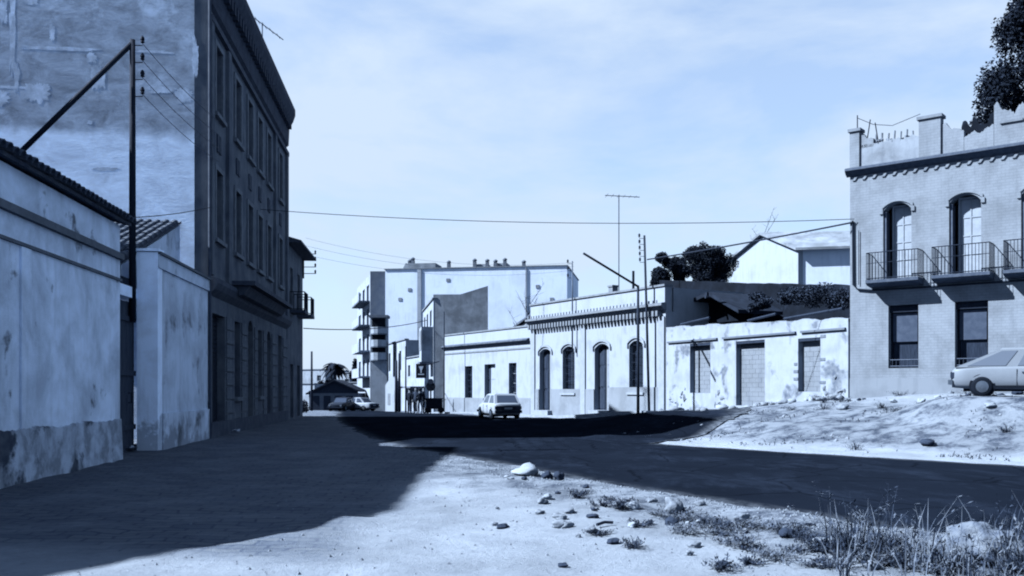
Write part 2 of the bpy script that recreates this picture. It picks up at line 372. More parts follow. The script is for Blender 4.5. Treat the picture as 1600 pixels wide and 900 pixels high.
def H(x, y):
    xn, xf = lerp_tab(NEAR, y), lerp_tab(FAR, y)
    z = -.018*max(0, y-62) if y < 130 else -.018*68
    if x > xf:
        d = (x-xf)*.72; E = lerp_tab(ELEV, y)
        z += E*(.30*ss(1.3, 3.6, d) + .70*ss(2.2, 9.5, d)) if y < 40 else E*(.72*ss(1.3, 5.0, d) + .28*ss(4, 10, d))*ss(40, 44, y) + E*(.30*ss(1.3, 3.6, d) + .70*ss(2.2, 9.5, d))*(1-ss(40, 44, y))
        z += .07*ss(1.5, 3, d)*(1-ss(10, 14, d))*(noise.fractal(Vector((x*.35, y*.6, 3.)), .8, 2.2, 5))*(1 if y < 40 else max(0, 1-(y-40)/5))
    k_ = ss(3.6, 1.8, sqrt(((x-15.6)*.75)**2+(y-27.2)**2)); z = z*(1-k_)+1.40*k_     # levelled stand under the parked car
    ins = min(x-xn, xf-x)                                # >0 inside the road
    e = ss(-.45, .35, -ins + .25*noise.noise(Vector((x*.9, y*.9, 7.)))*2)
    z += -.035 + e*(.07 + .035*noise.fractal(Vector((x*1.1, y*1.1, 0)), 1, 2, 4)) if y < 70 else -.035 + e*.05
    if x < xn and y < 30:                                # hummocky verge beside the near edge of the road
        d = xn - x; z += .13*ss(.2, 1.0, d)*(1-ss(2.2, 4.5, d))*ss(22, 14, y)*(.6+.8*noise.noise(Vector((x*.7, y*.7, 11))))
    return z
def axis(segs):
    out = []
    for a, b, st in segs:
        n = max(1, round((b-a)/st)); out += [a+(b-a)*i/n for i in range(n)]
    return out + [segs[-1][1]]
def make_ground():
    xs = axis([(-1500,-200,130), (-200,-40,16), (-40,-12,1.4), (-12,14,.14), (14,26,.35), (26,60,2), (60,250,19), (250,1500,125)])
    ys = axis([(-300,-20,28), (-20,5,1.2), (5,32,.14), (32,60,.4), (60,130,1.4), (130,300,17), (300,2500,200)])
    vs_ = [(x, y, H(x, y)) for y in ys for x in xs]; nx = len(xs)
    fs = [(j*nx+i, j*nx+i+1, (j+1)*nx+i+1, (j+1)*nx+i) for j in range(len(ys)-1) for i in range(nx-1)]
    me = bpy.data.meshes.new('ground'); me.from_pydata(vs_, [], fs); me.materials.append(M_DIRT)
    me.polygons.foreach_set('use_smooth', [True]*len(fs))
    at_ = me.attributes.new('litter', 'FLOAT', 'POINT'); dat = []
    for x, y, z in vs_:
        xn, xf = lerp_tab(NEAR, y), lerp_tab(FAR, y)
        if x > xf: dat.append(ss(1.5, 2.3, (x-xf)*.72)*(1-.75*ss(5.5, 8, (x-xf)*.72))*(1-ss(40, 44, y)))
        elif x < xn: dat.append(.25 + .75*(1-ss(1.4, 3.6, xn-x)) if y < 40 else .3)
        else: dat.append(.3)
    at_.data.foreach_set('value', dat)
    a2 = me.attributes.new('paved_shade', 'FLOAT', 'POINT'); a2.data.foreach_set('value', [ss(-1.2, -2.2, x+.6*noise.noise(Vector((x*.5, y*.5, 5))))*ss(8.6, 9.6, y+.3*x+1.) for x, y, z in vs_])
    struct(link('ground', me))
make_ground()
def make_road():
    mb = MB(); ys = axis([(-6,40,.4), (40,150,2)]); nx = 41
    rows = []
    for y in ys:
        a, b = lerp_tab(NEAR, y)-.5, lerp_tab(FAR, y)+.5
        z = (-.018*max(0, y-62) if y < 130 else -.018*68)
        rows.append([(a+(b-a)*k/(nx-1), y, z + .004*noise.noise(Vector((k*.7, y*.3, 0)))) for k in range(nx)])
    vs_ = [p for r in rows for p in r]
    mb.add(vs_, [(j*nx+i, j*nx+i+1, (j+1)*nx+i+1, (j+1)*nx+i) for j in range(len(rows)-1) for i in range(nx-1)])
    o = struct(mb.build('road', M_ROAD, smooth=True)); at_ = o.data.attributes.new('dust', 'FLOAT', 'POINT'); dat = []
    for v in o.data.vertices:
        x, y = v.co.x, v.co.y; e = min(x-lerp_tab(NEAR, y), lerp_tab(FAR, y)-x)*.75; f = (x-lerp_tab(NEAR, y))/(lerp_tab(FAR, y)-lerp_tab(NEAR, y))
        dat.append((1-ss(-.1, .55, e))**1.5)
    at_.data.foreach_set('value', dat)
make_road()
def make_side_road():
    EDGE = [(28, 4.2), (29, 5.2), (31, 6.8), (34, 8.6), (38, 9.9), (41, 9.6), (43, 7.6), (45, 5.9), (48, 3.9), (52, 1.7)]
    ys = axis([(28, 52, .3)]); nx = 30; vs_ = []
    for y in ys:
        a, b = lerp_tab(FAR, y)-1.2, lerp_tab(EDGE, y)
        b = max(b, a+.1)+.45*noise.noise(Vector((y*.55, 3, 3)))+.2*noise.noise(Vector((y*2.1, 3, 3)))
        for k in range(nx):
            x = a+(b-a)*k/(nx-1); vs_.append((x, y, max(H(x, y)+.035, .006)))
    n = len(ys)
    struct(MB().add(vs_, [(j*nx+i, j*nx+i+1, (j+1)*nx+i+1, (j+1)*nx+i) for j in range(n-1) for i in range(nx-1)]).build('side_road', M_ROAD, smooth=True)).data.attributes.new('dust', 'FLOAT', 'POINT').data.foreach_set('value', [ss(.86, 1.0, k/(nx-1)) for y in ys for k in range(nx)])
make_side_road()

# ------------------------------------------------------------------ shared builders
def rail(mb, x0, x1, y, z0, z1, step=.11, r=.009, along='x'):
    n = max(2, int((x1-x0)/step))
    P = (lambda a, z: (a, y, z)) if along == 'x' else (lambda a, z: (y, a, z))
    for k in range(n+1): a = x0+(x1-x0)*k/n; mb.tube([P(a, z0), P(a, z1)], r, 4)
    for z in (z0+.05, z1): mb.tube([P(x0, z), P(x1, z)], r*1.8, 5)
def door_leaf(parent, x0, x1, z0, z1, y, m, panels=3, mullion=True, pm=None):
    d = MB().box(x0, x1, y, y+.05, z0, z1).build('door', m, parent)
    w = (x1-x0)
    cols = 2 if mullion else 1
    for c in range(cols):
        for k in range(panels):
            a = x0 + w*(c/cols) + .07; b = x0 + w*((c+1)/cols) - .07
            za = z0 + (z1-z0)*(k/panels) + .08; zb = z0 + (z1-z0)*((k+1)/panels) - .06
            if b-a > .05: MB().box(a, b, y-.022, y-.001, za, zb).build('panel', pm or m, d)
    MB().tube([(x0+w*.46, y-.03, z0+(z1-z0)*.36), (x0+w*.46, y-.09, z0+(z1-z0)*.36)], .022, 8).build('handle', M_IRONL, d)
    return d
def window_unit(parent, x0, x1, z0, z1, y, mf, mg, nx=2, nz=3, fr=.06):
    f = MB()
    f.box(x0, x0+fr, y, y+.06, z0, z1); f.box(x1-fr, x1, y, y+.06, z0, z1); f.box(x0+fr, x1-fr, y, y+.06, z0, z0+fr); f.box(x0+fr, x1-fr, y, y+.06, z1-fr, z1)
    w = f.build('window', mf, parent)
    for i in range(nx):
        for j in range(nz):
            a = x0+fr+(x1-x0-2*fr)*i/nx; b = x0+fr+(x1-x0-2*fr)*(i+1)/nx; c = z0+fr+(z1-z0-2*fr)*j/nz; d = z0+fr+(z1-z0-2*fr)*(j+1)/nz
            MB().box(a+.015, b-.015, y+.025, y+.035, c+.015, d-.015).build('pane', mg, w)
    g = MB()
    for i in range(1, nx): a = x0+fr+(x1-x0-2*fr)*i/nx; g.box(a-.02, a+.02, y+.002, y+.055, z0+fr, z1-fr)
    for j in range(1, nz): c = z0+fr+(z1-z0-2*fr)*j/nz; g.box(x0+fr, x1-fr, y+.006, y+.05, c-.018, c+.018)
    if g.v: g.build('glazing_bar', mf, w)
    return w
def grille(parent, x0, x1, z0, z1, y, nv=5, nh=5):
    g = MB()
    for k in range(nv): a = x0+(x1-x0)*(k+.5)/nv; g.tube([(a, y, z0), (a, y, z1)], .011, 5)
    for k in range(nh): c = z0+(z1-z0)*(k+.5)/nh; g.box(x0, x1, y-.006, y+.006, c-.014, c+.014)
    g.build('window_grille', M_IRON, parent)
def arch_mould(parent, x0, x1, z, rise, m, w=.13, proud=.07, drop=.0, ext=.12):
    xa, xb = x0-ext, x1+ext; hw = (xb-xa)/2; R = (hw*hw+rise*rise)/(2*rise); cx = (xa+xb)/2; n = 10
    lo = [(cx+(2*k/n-1)*hw, z - R + sqrt(max(R*R-((2*k/n-1)*hw)**2, 0))) for k in range(n+1)]
    mb = MB()
    for (a, b) in zip(lo, lo[1:]): mb.prism([a, b, (b[0], b[1]+w), (a[0], a[1]+w)], -proud, -.002)
    for xx in (xa, xb): mb.box(xx-.06, xx+.06, -proud-.012, -.002, lo[0][1]-.16, lo[0][1]+.02)
    mb.build('arch_moulding', m, parent)
_tile = {}
def tile_mesh(L=.5, r=.11, m=None, n=6):
    key = (L, r, m.name)
    if key not in _tile:
        mb = MB(); vs_ = []; fs = []
        for (y, rr) in ((0, r), (L, r*.82)):
            for q, th in ((rr, 0), (rr-.018, 0)):
                for k in range(n+1): t = pi*k/n; vs_.append((q*cos(t), y, q*sin(t)))
        k1 = n+1
        for k in range(n):
            fs += [(k, k+1, 2*k1+k+1, 2*k1+k), (k1+k, 3*k1+k, 3*k1+k+1, k1+k+1), (k, k1+k, k1+k+1, k+1), (2*k1+k, 2*k1+k+1, 3*k1+k+1, 3*k1+k)]
        fs += [(0, 2*k1, 3*k1, k1), (n, k1+n, 3*k1+n, 2*k1+n)]
        me = mb.add(vs_, fs).mesh('roof_tile'); me.materials.append(m); _tile[key] = me
    return _tile[key]

def leaf_cloud(clumps, n, size, seed, mb=None, aspect=.5):
    """leaf-sized quads scattered through ellipsoid clumps, denser towards each clump's skin"""
    rnd = random.Random(seed); mb = mb or MB(); tot = sum(c[1][0]*c[1][1]*c[1][2] for c in clumps)
    for c, r in clumps:
        k = int(n*r[0]*r[1]*r[2]/tot)+4
        for _ in range(k):
            d = Vector((rnd.gauss(0,1), rnd.gauss(0,1), rnd.gauss(0,1))).normalized()
            q = rnd.random()**.45*(1+.25*noise.noise(d*2+Vector(c)))
            p = Vector((c[0]+d.x*r[0]*q, c[1]+d.y*r[1]*q, c[2]+d.z*r[2]*q))
            a = Vector((rnd.gauss(0,1), rnd.gauss(0,1), rnd.gauss(0,.7))).normalized(); b = a.cross(Vector((rnd.gauss(0,1), rnd.gauss(0,1), rnd.gauss(0,1)))).normalized()
            s = size*(.6+.8*rnd.random())
            mb.add([p-a*s, p+b*s*aspect, p+a*s, p-b*s*aspect], [(0,1,2,3)])
    return mb
def tree(name, label, cat, base, trunk_top, r, clumps, n, leaf, seed, m=None, group=None, limbs=6):
    """base: world; clumps relative to base"""
    rnd = random.Random(seed); t = thing(name, label, cat, base, 0, group)
    tb = MB(); h = trunk_top
    tb.tube([(0,0,-.3), (.05*h*rnd.uniform(-1,1)*.3, .02*h, h*.4), (.06*h*rnd.uniform(-1,1)*.3, .03*h, h)], [r, r*.75, r*.35], 8)
    for c, rr in clumps[:limbs]:
        z0 = h*rnd.uniform(.5, .9); tb.tube([(0, .02*h, z0), (c[0]*.5, c[1]*.5, (z0+c[2])/2+.1), (c[0], c[1], c[2])], [r*.4, r*.25, r*.08], 6)
    tb.build('trunk', M_BARK, t, True)
    leaf_cloud(clumps, n, leaf, seed).build('crown', m or M_LEAF, t, recalc=False)
    return t
def weed(name, label, cat, base, h, spread, n, seed, m, group, leafy=False):
    rnd = random.Random(seed); mb = MB()
    for _ in range(n):
        a = rnd.uniform(0, 2*pi); r0 = spread*.35*rnd.random(); x, y = r0*cos(a), r0*sin(a); hh = h*rnd.uniform(.35, 1.); lean = spread*rnd.uniform(.1, .8)
        p = [(x+lean*cos(a)*t*t, y+lean*sin(a)*t*t, hh*t*(1-.12*t)) for t in (0, .35, .7, 1)]
        w = .003+.004*rnd.random(); wx, wy = -sin(a)*w, cos(a)*w
        vs_ = []
        for i, q in enumerate(p): k = (1, .9, .6, .1)[i]; vs_ += [(q[0]-wx*k, q[1]-wy*k, q[2]-.03*(i == 0)), (q[0]+wx*k, q[1]+wy*k, q[2]-.03*(i == 0))]
        mb.add(vs_, [(0,1,3,2), (2,3,5,4), (4,5,7,6)])
        if leafy or rnd.random() < .35:                  # seed head or leaves on the stalk
            for _ in range(11 if leafy else 7):
                t = rnd.uniform(.15 if leafy else .72, 1.); q = Vector((x+lean*cos(a)*t*t, y+lean*sin(a)*t*t, hh*t*(1-.12*t)))
                d = Vector((rnd.gauss(0,1), rnd.gauss(0,1), rnd.gauss(.3,.6))).normalized(); s = (.016 if leafy else .02)*(.6+rnd.random())
                e = d.cross(Vector((0,0,1))).normalized()*s*.35
                mb.add([q, q+d*s+e, q+d*s*2, q+d*s-e], [(0,1,2,3)])
    o = mb.build(name, m, recalc=False, loc=base); return tag(o, label, cat, group)

def pieces(name, size, spots, m, parent):
    me = MB().box(0, size[0], 0, size[1], 0, size[2]).mesh(name); me.materials.append(m)
    for p_ in spots: link(name, me, parent, p_)
# ------------------------------------------------------------------ LEFT: warehouse wall
STREET = lambda Y: -6.9-.1*Y
FA = Face(STREET(11), 11, -.1, 1)
LA = 10.45
wh = FA.thing('warehouse', 'pale plastered warehouse wall under a tiled eave, stained footing along the pavement', 'building')
z_e = 5.42
wall(MB(), LA, -.3, z_e, t=.4).build('front_wall', M_AWALL, wh)
mb = MB(); mb.box(0, .4, .4, 12, -.3, z_e-.01); mb.box(LA-.4, LA, .4, 12, -.3, z_e-.01); mb.box(.4, LA-.4, 11.6, 12, -.3, z_e-.01); mb.build('side_wall', M_AWALL, wh)
MB().box(0, LA+.02, -.10, -.002, 4.62, 4.76).build('cornice_band', M_DTRIM, wh)
MB().box(0, LA+.02, -.05, -.002, 4.13, 4.19).build('string_course', M_DTRIM, wh)
for s0 in (5.05, .8): MB().box(s0, s0+.42, -.035, -.002, .75, 4.12).build('pilaster', M_AWALL, wh)
fb = MB(); vs_ = []; n = 160
for i in range(n+1):
    s = LA*i/n; t = .95+.05*noise.noise(Vector((s*.8, 0, 4)))+.035*noise.noise(Vector((s*5, 0, 4)))
    for (yy, zz) in ((-.07-.02*noise.noise(Vector((s*1.2,1,0))), -.3), (-.055-.02*noise.noise(Vector((s*1.5,4,0))), .35), (-.035, t), (-.003, t+.015)): vs_.append((s, yy, zz))
fb.add(vs_, [(i*4+k, (i+1)*4+k, (i+1)*4+k+1, i*4+k+1) for i in range(n) for k in range(3)]); fb.build('footing', M_FLINT, wh)
roof = MB().prism([(-.22, z_e), (-.22, z_e+.07), (12, z_e+3.4), (12, z_e+3.3)], -.1, LA+.1, 'x').build('roof', M_TILE, wh)
tm = tile_mesh(.5, .12, M_TILE); sl = atan2(3.33, 12.2)
for k in range(int((LA+.1)/.25)):
    for row in range(3):
        o = link('roof_tile', tm, roof, (.06+.25*k, -.36+row*.42*cos(sl), z_e+.05+row*.42*sin(sl)+random.uniform(-.012, .012)), (sl+random.uniform(-.02,.02), 0, random.uniform(-.03, .03)))
# unseen sloping wall added to slant the front edge of the near shadow
yw = MB().prism([(4.2, -.3), (11.0, -.3), (11.0, 5.3), (10.0, 5.1), (7.2, 2.6), (4.2, 2.2)], STREET(8)-.3, STREET(8)+.05, 'x').build('shadow_wall', M_AWALL)
tag(yw, 'unseen plastered wall with sloping top, added by the warehouse to shape the near shadow', 'wall')

rb = thing('shadow_block', 'unseen tall plain block added behind the tiled warehouse to cast the near shadow', 'building', (-24, 0, 0), 0)  # added out of view, its outline fitted to the shadow on the near ground
MB().prism([(6.2, -.3), (24.6, -.3), (24.6, 15.0), (10.6, 15.0), (6.2, 12.6)], 0, 6.5, 'x').build('wall', M_AWALL, rb)
for k in range(5):
    for z in (4, 7.5, 10.5): MB().box(6.502, 6.54, 8.0+2.7*k, 9.1+2.7*k, z, z+1.5).build('window', M_GLASS, rb)
# ------------------------------------------------------------------ LEFT: recessed gate, pillar and lean-to
FP = Face(STREET(24.4), 24.4, -.1, 1); LP = 6.0
pan = FP.thing('lean_to_house', 'low stained street wall with pale pillar, tiled lean-to roof leaning on the tall gable', 'house')
wall(MB(), LP, -.5, 4.85, t=.35).build('street_wall', M_PANEL, pan)
MB().box(-.0, LP, -.06, .40, 4.852, 5.2).build('parapet', M_PANEL, pan)
MB().box(-.0, LP, -.12, .44, 5.202, 5.27).build('coping', M_DTRIM, pan)
M_PILL = plaster('pillar_sun_tone', 1.6, 1.1, None, .45, .7, grime=.8, gz=2.2)  # pale tone stands in for sun on the pillar, darker towards the foot
MB().box(-.02, .40, -.03, .50, -.5, 5.25).build('pillar', M_PILL, pan)
MB().box(-.06, .44, -.07, .54, 5.272, 5.34).build('pillar_cap', M_PILL, pan)
MB().box(.42, LP-.02, -.055, -.002, -.5, 1.0).build('plinth', M_PANEL, pan)
mb = MB(); mb.prism([(0, 4.4), (LP-.02, 4.4), (LP-.02, 7.0), (0, 4.9)], .9, 1.2)
mb.build('gable_wall', M_PANEL, pan)
lr = MB().prism([(-.2, 4.92), (LP-.03, 7.05), (LP-.03, 7.12), (-.2, 4.99)], .85, 8, 'y').build('lean_to_roof', M_TILE, pan)
sl = atan2(2.13, 6.17); tl = tile_mesh(.6, .115, M_TILE)
for c in range(26):
    for r_ in range(12):
        q = -.24+.52*r_*cos(sl)
        if q+.5 > LP: continue
        link('roof_tile', tl, lr, (q, .98+.27*c, 4.99+.52*r_*sin(sl)+random.uniform(-.01,.01)), (sl, 0, -pi/2+random.uniform(-.025,.025)))
# gate bay between warehouse and pillar
gt = thing('yard_gate', 'weathered plank gate set back beside the pale pillar', 'gate', (STREET(21.5)-.62, 21.5, 0), FP.rz)
for k in range(9): MB().box(.02+k*.33, .02+k*.33+.315, 0, .045, .05, 3.9+random.uniform(-.01, .01)).build('plank', M_GATE, gt)
for z in (.6, 2.0, 3.4): MB().box(.02, 2.98, -.05, -.002, z, z+.13).build('rail', M_GATE, gt)
MB().tube([(2.3, -.06, 1.3), (2.3, -.14, 1.3), (2.3, -.14, 1.55), (2.3, -.06, 1.55)], .014, 6).build('handle', M_IRON, gt)
MB().box(-.3, 2.9, -.12, .22, 4.0, 4.28).build('lintel', M_PILL, gt)
MB().box(-.3, 2.9, -.04, .14, 4.283, 4.5).build('lintel_beam', M_WOOD, gt)
bb = MB().box(-.4, 2.85, .6, .9, 3.9, 5.0).build('back_board', M_DARK, gt)

# ------------------------------------------------------------------ LEFT: tall building
FB = Face(STREET(30.4), 30.4, -.1, 1); LB = 18.0
tb = FB.thing('apartment_house', 'tall three storey street house with dark facade, heavy cornice and mottled bare gable', 'building')
bays = [1.5, 4.85, 7.4, 9.75, 12.15, 15.7]; ops = []
for b in bays: ops += [(b-.52, b+.52, 11.0, 13.3), (b-.52, b+.52, 6.75, 9.1)]
gops = [(.55, 2.6, .1, 4.2, 0), (4.3, 5.4, 1.35, 4.2, 0), (7.0, 8.2, .1, 4.45, .4), (9.3, 10.4, 1.35, 4.2, 0), (11.7, 12.8, .1, 4.3, .35), (15.0, 16.3, .1, 4.3, 0)]
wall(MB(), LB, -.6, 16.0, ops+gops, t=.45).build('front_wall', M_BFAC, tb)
MB().box(-.005, .45, .452, 20, -.6, 16.5).build('gable_wall', M_GABLE, tb)
mb = MB(); mb.box(.451, LB, 19.6, 20, -.6, 16.0); mb.box(LB-.4, LB, .451, 19.6, -.6, 16.0); mb.build('back_wall', M_BFAC, tb)
MB().box(.451, LB-.41, .46, 19.59, 15.6, 15.8).build('roof', M_TILE, tb)
for z in (5.2, 10.0): MB().box(.46, LB-.41, .8, 19.58, z-.1, z+.1).build('floor_slab', M_DARK, tb)
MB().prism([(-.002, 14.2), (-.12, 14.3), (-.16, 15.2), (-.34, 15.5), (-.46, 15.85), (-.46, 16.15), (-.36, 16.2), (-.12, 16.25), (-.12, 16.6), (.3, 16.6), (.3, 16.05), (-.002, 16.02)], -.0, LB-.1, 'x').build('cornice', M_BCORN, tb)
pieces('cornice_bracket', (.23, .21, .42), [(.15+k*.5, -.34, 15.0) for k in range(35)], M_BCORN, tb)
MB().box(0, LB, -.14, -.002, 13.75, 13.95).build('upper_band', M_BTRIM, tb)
MB().prism([(-.002, 4.75), (-.2, 4.95), (-.3, 5.15), (-.3, 5.3), (-.002, 5.4)], 0, LB, 'x').build('string_course', M_BTRIM, tb)
for s0, w in ((.02, .38), (2.75, .45), (13.6, .45), (17.5, .45)):
    MB().box(s0, s0+w, -.12, -.002, 5.42, 13.74).build('pilaster', M_BFAC, tb)
for b in bays:
    for z0, z1 in ((11.0, 13.3), (6.75, 9.1)):
        fr = MB(); fr.box(b-.70, b-.52, -.06, -.002, z0, z1+.16); fr.box(b+.52, b+.70, -.06, -.002, z0, z1+.16); fr.box(b-.52, b+.52, -.06, -.002, z1, z1+.16)
        fr.build('window_surround', M_BFRAME, tb)
        MB().box(b-.78, b+.78, -.14, -.003, z0-.14, z0-.003).build('window_sill', M_BFRAME, tb)
        window_unit(tb, b-.52, b+.52, z0, z1, .28, M_DOOR, M_GLASS, 2, 3)
    mb = MB(); mb.box(b-.30, b-.06, -.05, -.002, 9.75, 10.35); mb.box(b+.06, b+.30, -.05, -.002, 9.75, 10.35); mb.build('relief_panel', M_BTRIM, tb)
for o in gops:
    if o[2] > 1:
        window_unit(tb, o[0], o[1], o[2], o[3], .28, M_DOOR, M_GLASS, 2, 4); MB().box(o[0]-.12, o[1]+.12, -.14, -.003, o[2]-.14, o[2]-.003).build('window_sill', M_BFRAME, tb)
    elif o[0] > 1: door_leaf(tb, o[0], o[1], o[2], o[3]-o[4]*.5, .3, M_DOOR, 4)
sh = MB().box(.55, 2.6, .30, .34, .1, 4.2).build('roller_shutter', M_WOOD, tb)
for k in range(26): MB().box(.57, 2.58, .270, .299, .14+k*.155, .14+k*.155+.125).build('slat', M_WOOD, sh)
for a, b in ((2.75, 4.1), (5.6, 6.8), (8.4, 9.1), (10.6, 11.5), (13.0, 14.8), (16.5, 17.9)):
    pieces('ashlar_block', (b-a, .043, .44), [(a, -.045, .29+.5*k) for k in range(8)], M_BFAC, tb)
mb = MB().box(3.2, 13.3, -.95, -.004, 5.42, 5.58); mb.prism([(-.002, 5.41), (-.7, 5.41), (-.5, 5.1), (-.31, 5.05), (-.31, 5.32), (-.002, 5.39)], 3.4, 13.1, 'x'); mb.build('balcony_slab', M_BTRIM, tb)
MB().box(.0, LB, -.10, -.002, -.6, .55).build('plinth', M_BTRIM, tb)
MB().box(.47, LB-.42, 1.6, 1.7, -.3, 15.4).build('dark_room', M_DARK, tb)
MB().tube([(-.06, -.05, 0), (-.06, -.05, 14.5)], .05, 8).build('drainpipe', M_BTRIM, tb)
M_LIME = plaster('old_limewash', 1.25, .75, None, .35, .6, scale=2.2)
def blotch(u, v, w, h, seed, m=None):                     # ragged scraps of old limewash and render left on the gable
    sc_ = 30.4/FPX; cy = FB.ox-(u-CU)*sc_; cz = EYE-(v-HV)*sc_; n = 90; pts = []
    for k in range(n):
        a = 2*pi*k/n; ca, sa = cos(a), sin(a); q = 1/max(abs(ca), abs(sa))**.35
        q *= 1+.5*noise.noise(Vector((ca*1.9, sa*1.9, seed)))+.35*noise.noise(Vector((ca*5, sa*5, seed)))+.25*noise.noise(Vector((ca*13, sa*13, seed)))
        pts.append((cy-ca*q*w/2*sc_, cz+sa*q*h/2*sc_))
    MB().prism(pts, -.0062-.0002*(seed % 5), -.0055, 'x').build('limewash_scrap', m or M_LIME, tb)
for k, a in enumerate(((34, 60, 9, 130), (40, 130, 7, 40), (105, 84, 110, 5), (150, 96, 14, 16), (30, 146, 60, 4), (12, 164, 34, 22), (70, 152, 34, 30), (92, 60, 8, 22), (160, 128, 20, 34), (288, 150, 26, 22), (255, 142, 40, 12), (60, 12, 22, 12), (20, 30, 12, 30), (148, 196, 8, 6), (170, 268, 34, 5), (306, 90, 9, 60), (245, 84, 50, 4))): blotch(*a, k+1)
# scraps lying by the wall
def scrap(loc, s, seed, label, m=M_PAPER, grp=None, name='paper_scrap', cat='litter'):
    rnd = random.Random(seed); mb = MB(); n = 5
    vs_ = [(s*(i/(n-1)-.5), s*.7*(j/(n-1)-.5), .03+s*.25*abs(noise.noise(Vector((i*.9, j*.9, seed))))+s*.12*((i-2)**2)/4) for j in range(n) for i in range(n)]
    mb.add(vs_, [(j*n+i, j*n+i+1, (j+1)*n+i+1, (j+1)*n+i) for j in range(n-1) for i in range(n-1)])
    o = mb.build(name, m, loc=loc, rot=(rnd.uniform(-.3,.3), rnd.uniform(-.3,.3), rnd.uniform(0,6))); return tag(o, label, cat, grp)
p = at(204, 703, 24.0); scrap((p.x, p.y, H(p.x, p.y)+.02), .42, 3, 'flat pale paper scrap lying before the plank gate')
p = at(357, 668, 32.6); scrap((p.x+.25, p.y, .12), .38, 5, 'crumpled white paper at the foot of the roller shutter')

# ------------------------------------------------------------------ LEFT: dark house beyond
FE = Face(STREET(48.5)+.0, 48.5, -.1, 1)
de = FE.thing('eaved_house', 'dark two storey house with deep eaves and iron balcony beyond the tall building', 'house')
eops = [(1.2, 2.2, 5.9, 8.2, 0), (4.2, 5.2, 5.9, 8.2, 0), (1.2, 2.4, .1, 3.0, 0), (4.0, 5.2, .1, 3.0, 0)]
wall(MB(), 6.5, -.6, 9.3, eops, t=.4).build('front_wall', M_BFAC, de)
mb = MB(); mb.box(0, .4, .401, 10, -.6, 9.3); mb.box(6.1, 6.5, .401, 10, -.6, 9.3); mb.box(.401, 6.1, 9.6, 10, -.6, 9.3); mb.build('side_wall', M_BFAC, de)
MB().prism([(-.75, 9.3), (-.75, 9.42), (4.5, 10.9), (10.6, 9.42), (10.6, 9.3)], -.2, 6.9, 'x').build('roof', M_TILE, de)
for o in eops[:2]:
    door_leaf(de, o[0], o[1], o[2], o[3], .25, M_DOOR, 3)
    MB().box(o[0]-.3, o[1]+.3, -.8, -.003, 5.72, 5.88).build('balcony_slab', M_BTRIM, de)
    b = MB(); rail(b, o[0]-.28, o[1]+.28, -.77, 5.88, 6.85, .16, .014); rail(b, -.77, -.02, o[0]-.28, 5.88, 6.85, .16, .014, 'y'); rail(b, -.77, -.02, o[1]+.28, 5.88, 6.85, .16, .014, 'y'); b.build('balcony_railing', M_IRON, de)
for o in eops[2:]: door_leaf(de, o[0], o[1], o[2], o[3], .25, M_DOOR, 3)
def line_bracket(base, rot, h, n, label, arm=.55):
    t = thing('line_bracket', label, 'bracket', base, rot)
    MB().box(-.04, .04, -.04, .04, 0, h).build('upright', M_IRON, t)
    for k in range(n):
        z = h*(k+.7)/(n+.4); MB().box(.04, arm, -.02, .02, z, z+.04).build('arm', M_IRON, t)
        MB().lathe([(.02, 0), (.06, .03), (.04, .08), (.065, .10), (.045, .17), (.01, .2)], (arm-.05, 0, z+.04), 8).build('insulator', M_PORC, t)
    return t
p = FE.w(6.45, .05); line_bracket((p[0], p[1], 8.2), 0, 1.7, 4, 'iron bracket with four insulators fixed at the eaves of the dark house', .75)

# ------------------------------------------------------------------ RIGHT: ornate white house
FC = Face(1.18, 57, .58, -1); LC = FC.s(1040)
ch = FC.thing('ornate_house', 'single storey white house with dentilled cornice, parapet and arched openings', 'house')
def op(F, u0, u1, v0, v1, rise=0): um = (u0+u1)/2; return (F.s(u0), F.s(u1), F.z(um, v1), F.z(um, v0), rise)
cops = [op(FC, 843, 861, 545, 641, .22), op(FC, 879, 898, 541, 614, .22), op(FC, 929, 952, 537, 641, .26), op(FC, 983, 1005, 532, 613, .24)]
ZT = 6.85; ZC = 5.72
wall(MB(), LC, -.4, 5.5, cops, t=.5).build('front_wall', M_WHITE, ch)
mb = MB(); mb.box(0, .4, .501, 9, -.4, 5.5); mb.box(LC-.4, LC, .501, 9, -.4, 6.7); mb.box(.401, LC-.401, 8.6, 9, -.4, 6.0); mb.build('side_wall', M_WHITE, ch)
MB().box(.41, LC-.41, .51, 8.59, 5.3, 5.5).build('roof', M_TILE, ch)
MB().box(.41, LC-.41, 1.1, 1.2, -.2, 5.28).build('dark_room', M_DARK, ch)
MB().box(0, LC, -.05, .4, 5.502, ZT-.1).build('parapet', M_WHITE2, ch)
MB().box(-.05, LC+.05, -.12, .45, ZT-.098, ZT).build('parapet_coping', M_DTRIM, ch)
MB().prism([(-.052, 5.55), (-.22, 5.62), (-.38, 5.78), (-.38, 5.9), (-.052, 5.96)], -.12, LC+.12, 'x').build('cornice', M_DTRIM, ch)
pieces('dentil', (.16, .298, .265), [(.06+k*.3, -.30, 5.28) for k in range(int(LC/.3))], M_DTRIM, ch)
pieces('cresting_block', (.09, .06, .14), [(.09+k*.3, -.32, 5.93) for k in range(int(LC/.3))], M_TRIM, ch)
for s0 in (0.02, FC.s(912)-.25, LC-.5): MB().box(s0, s0+.46, -.075, -.002, -.3, 5.26).build('pilaster', M_TRIM, ch)
zg = lambda s: H(*FC.w(s, .6)[:2])
for a, b in zip([0.5, cops[0][1], cops[2][1]], [cops[0][0], cops[2][0], LC-.5]):
    if b-a > .3: MB().box(a+.02, b-.02, -.045, -.003, -.3, 1.65 if b < 8 else 1.75).build('plinth', M_PLINTH, ch)
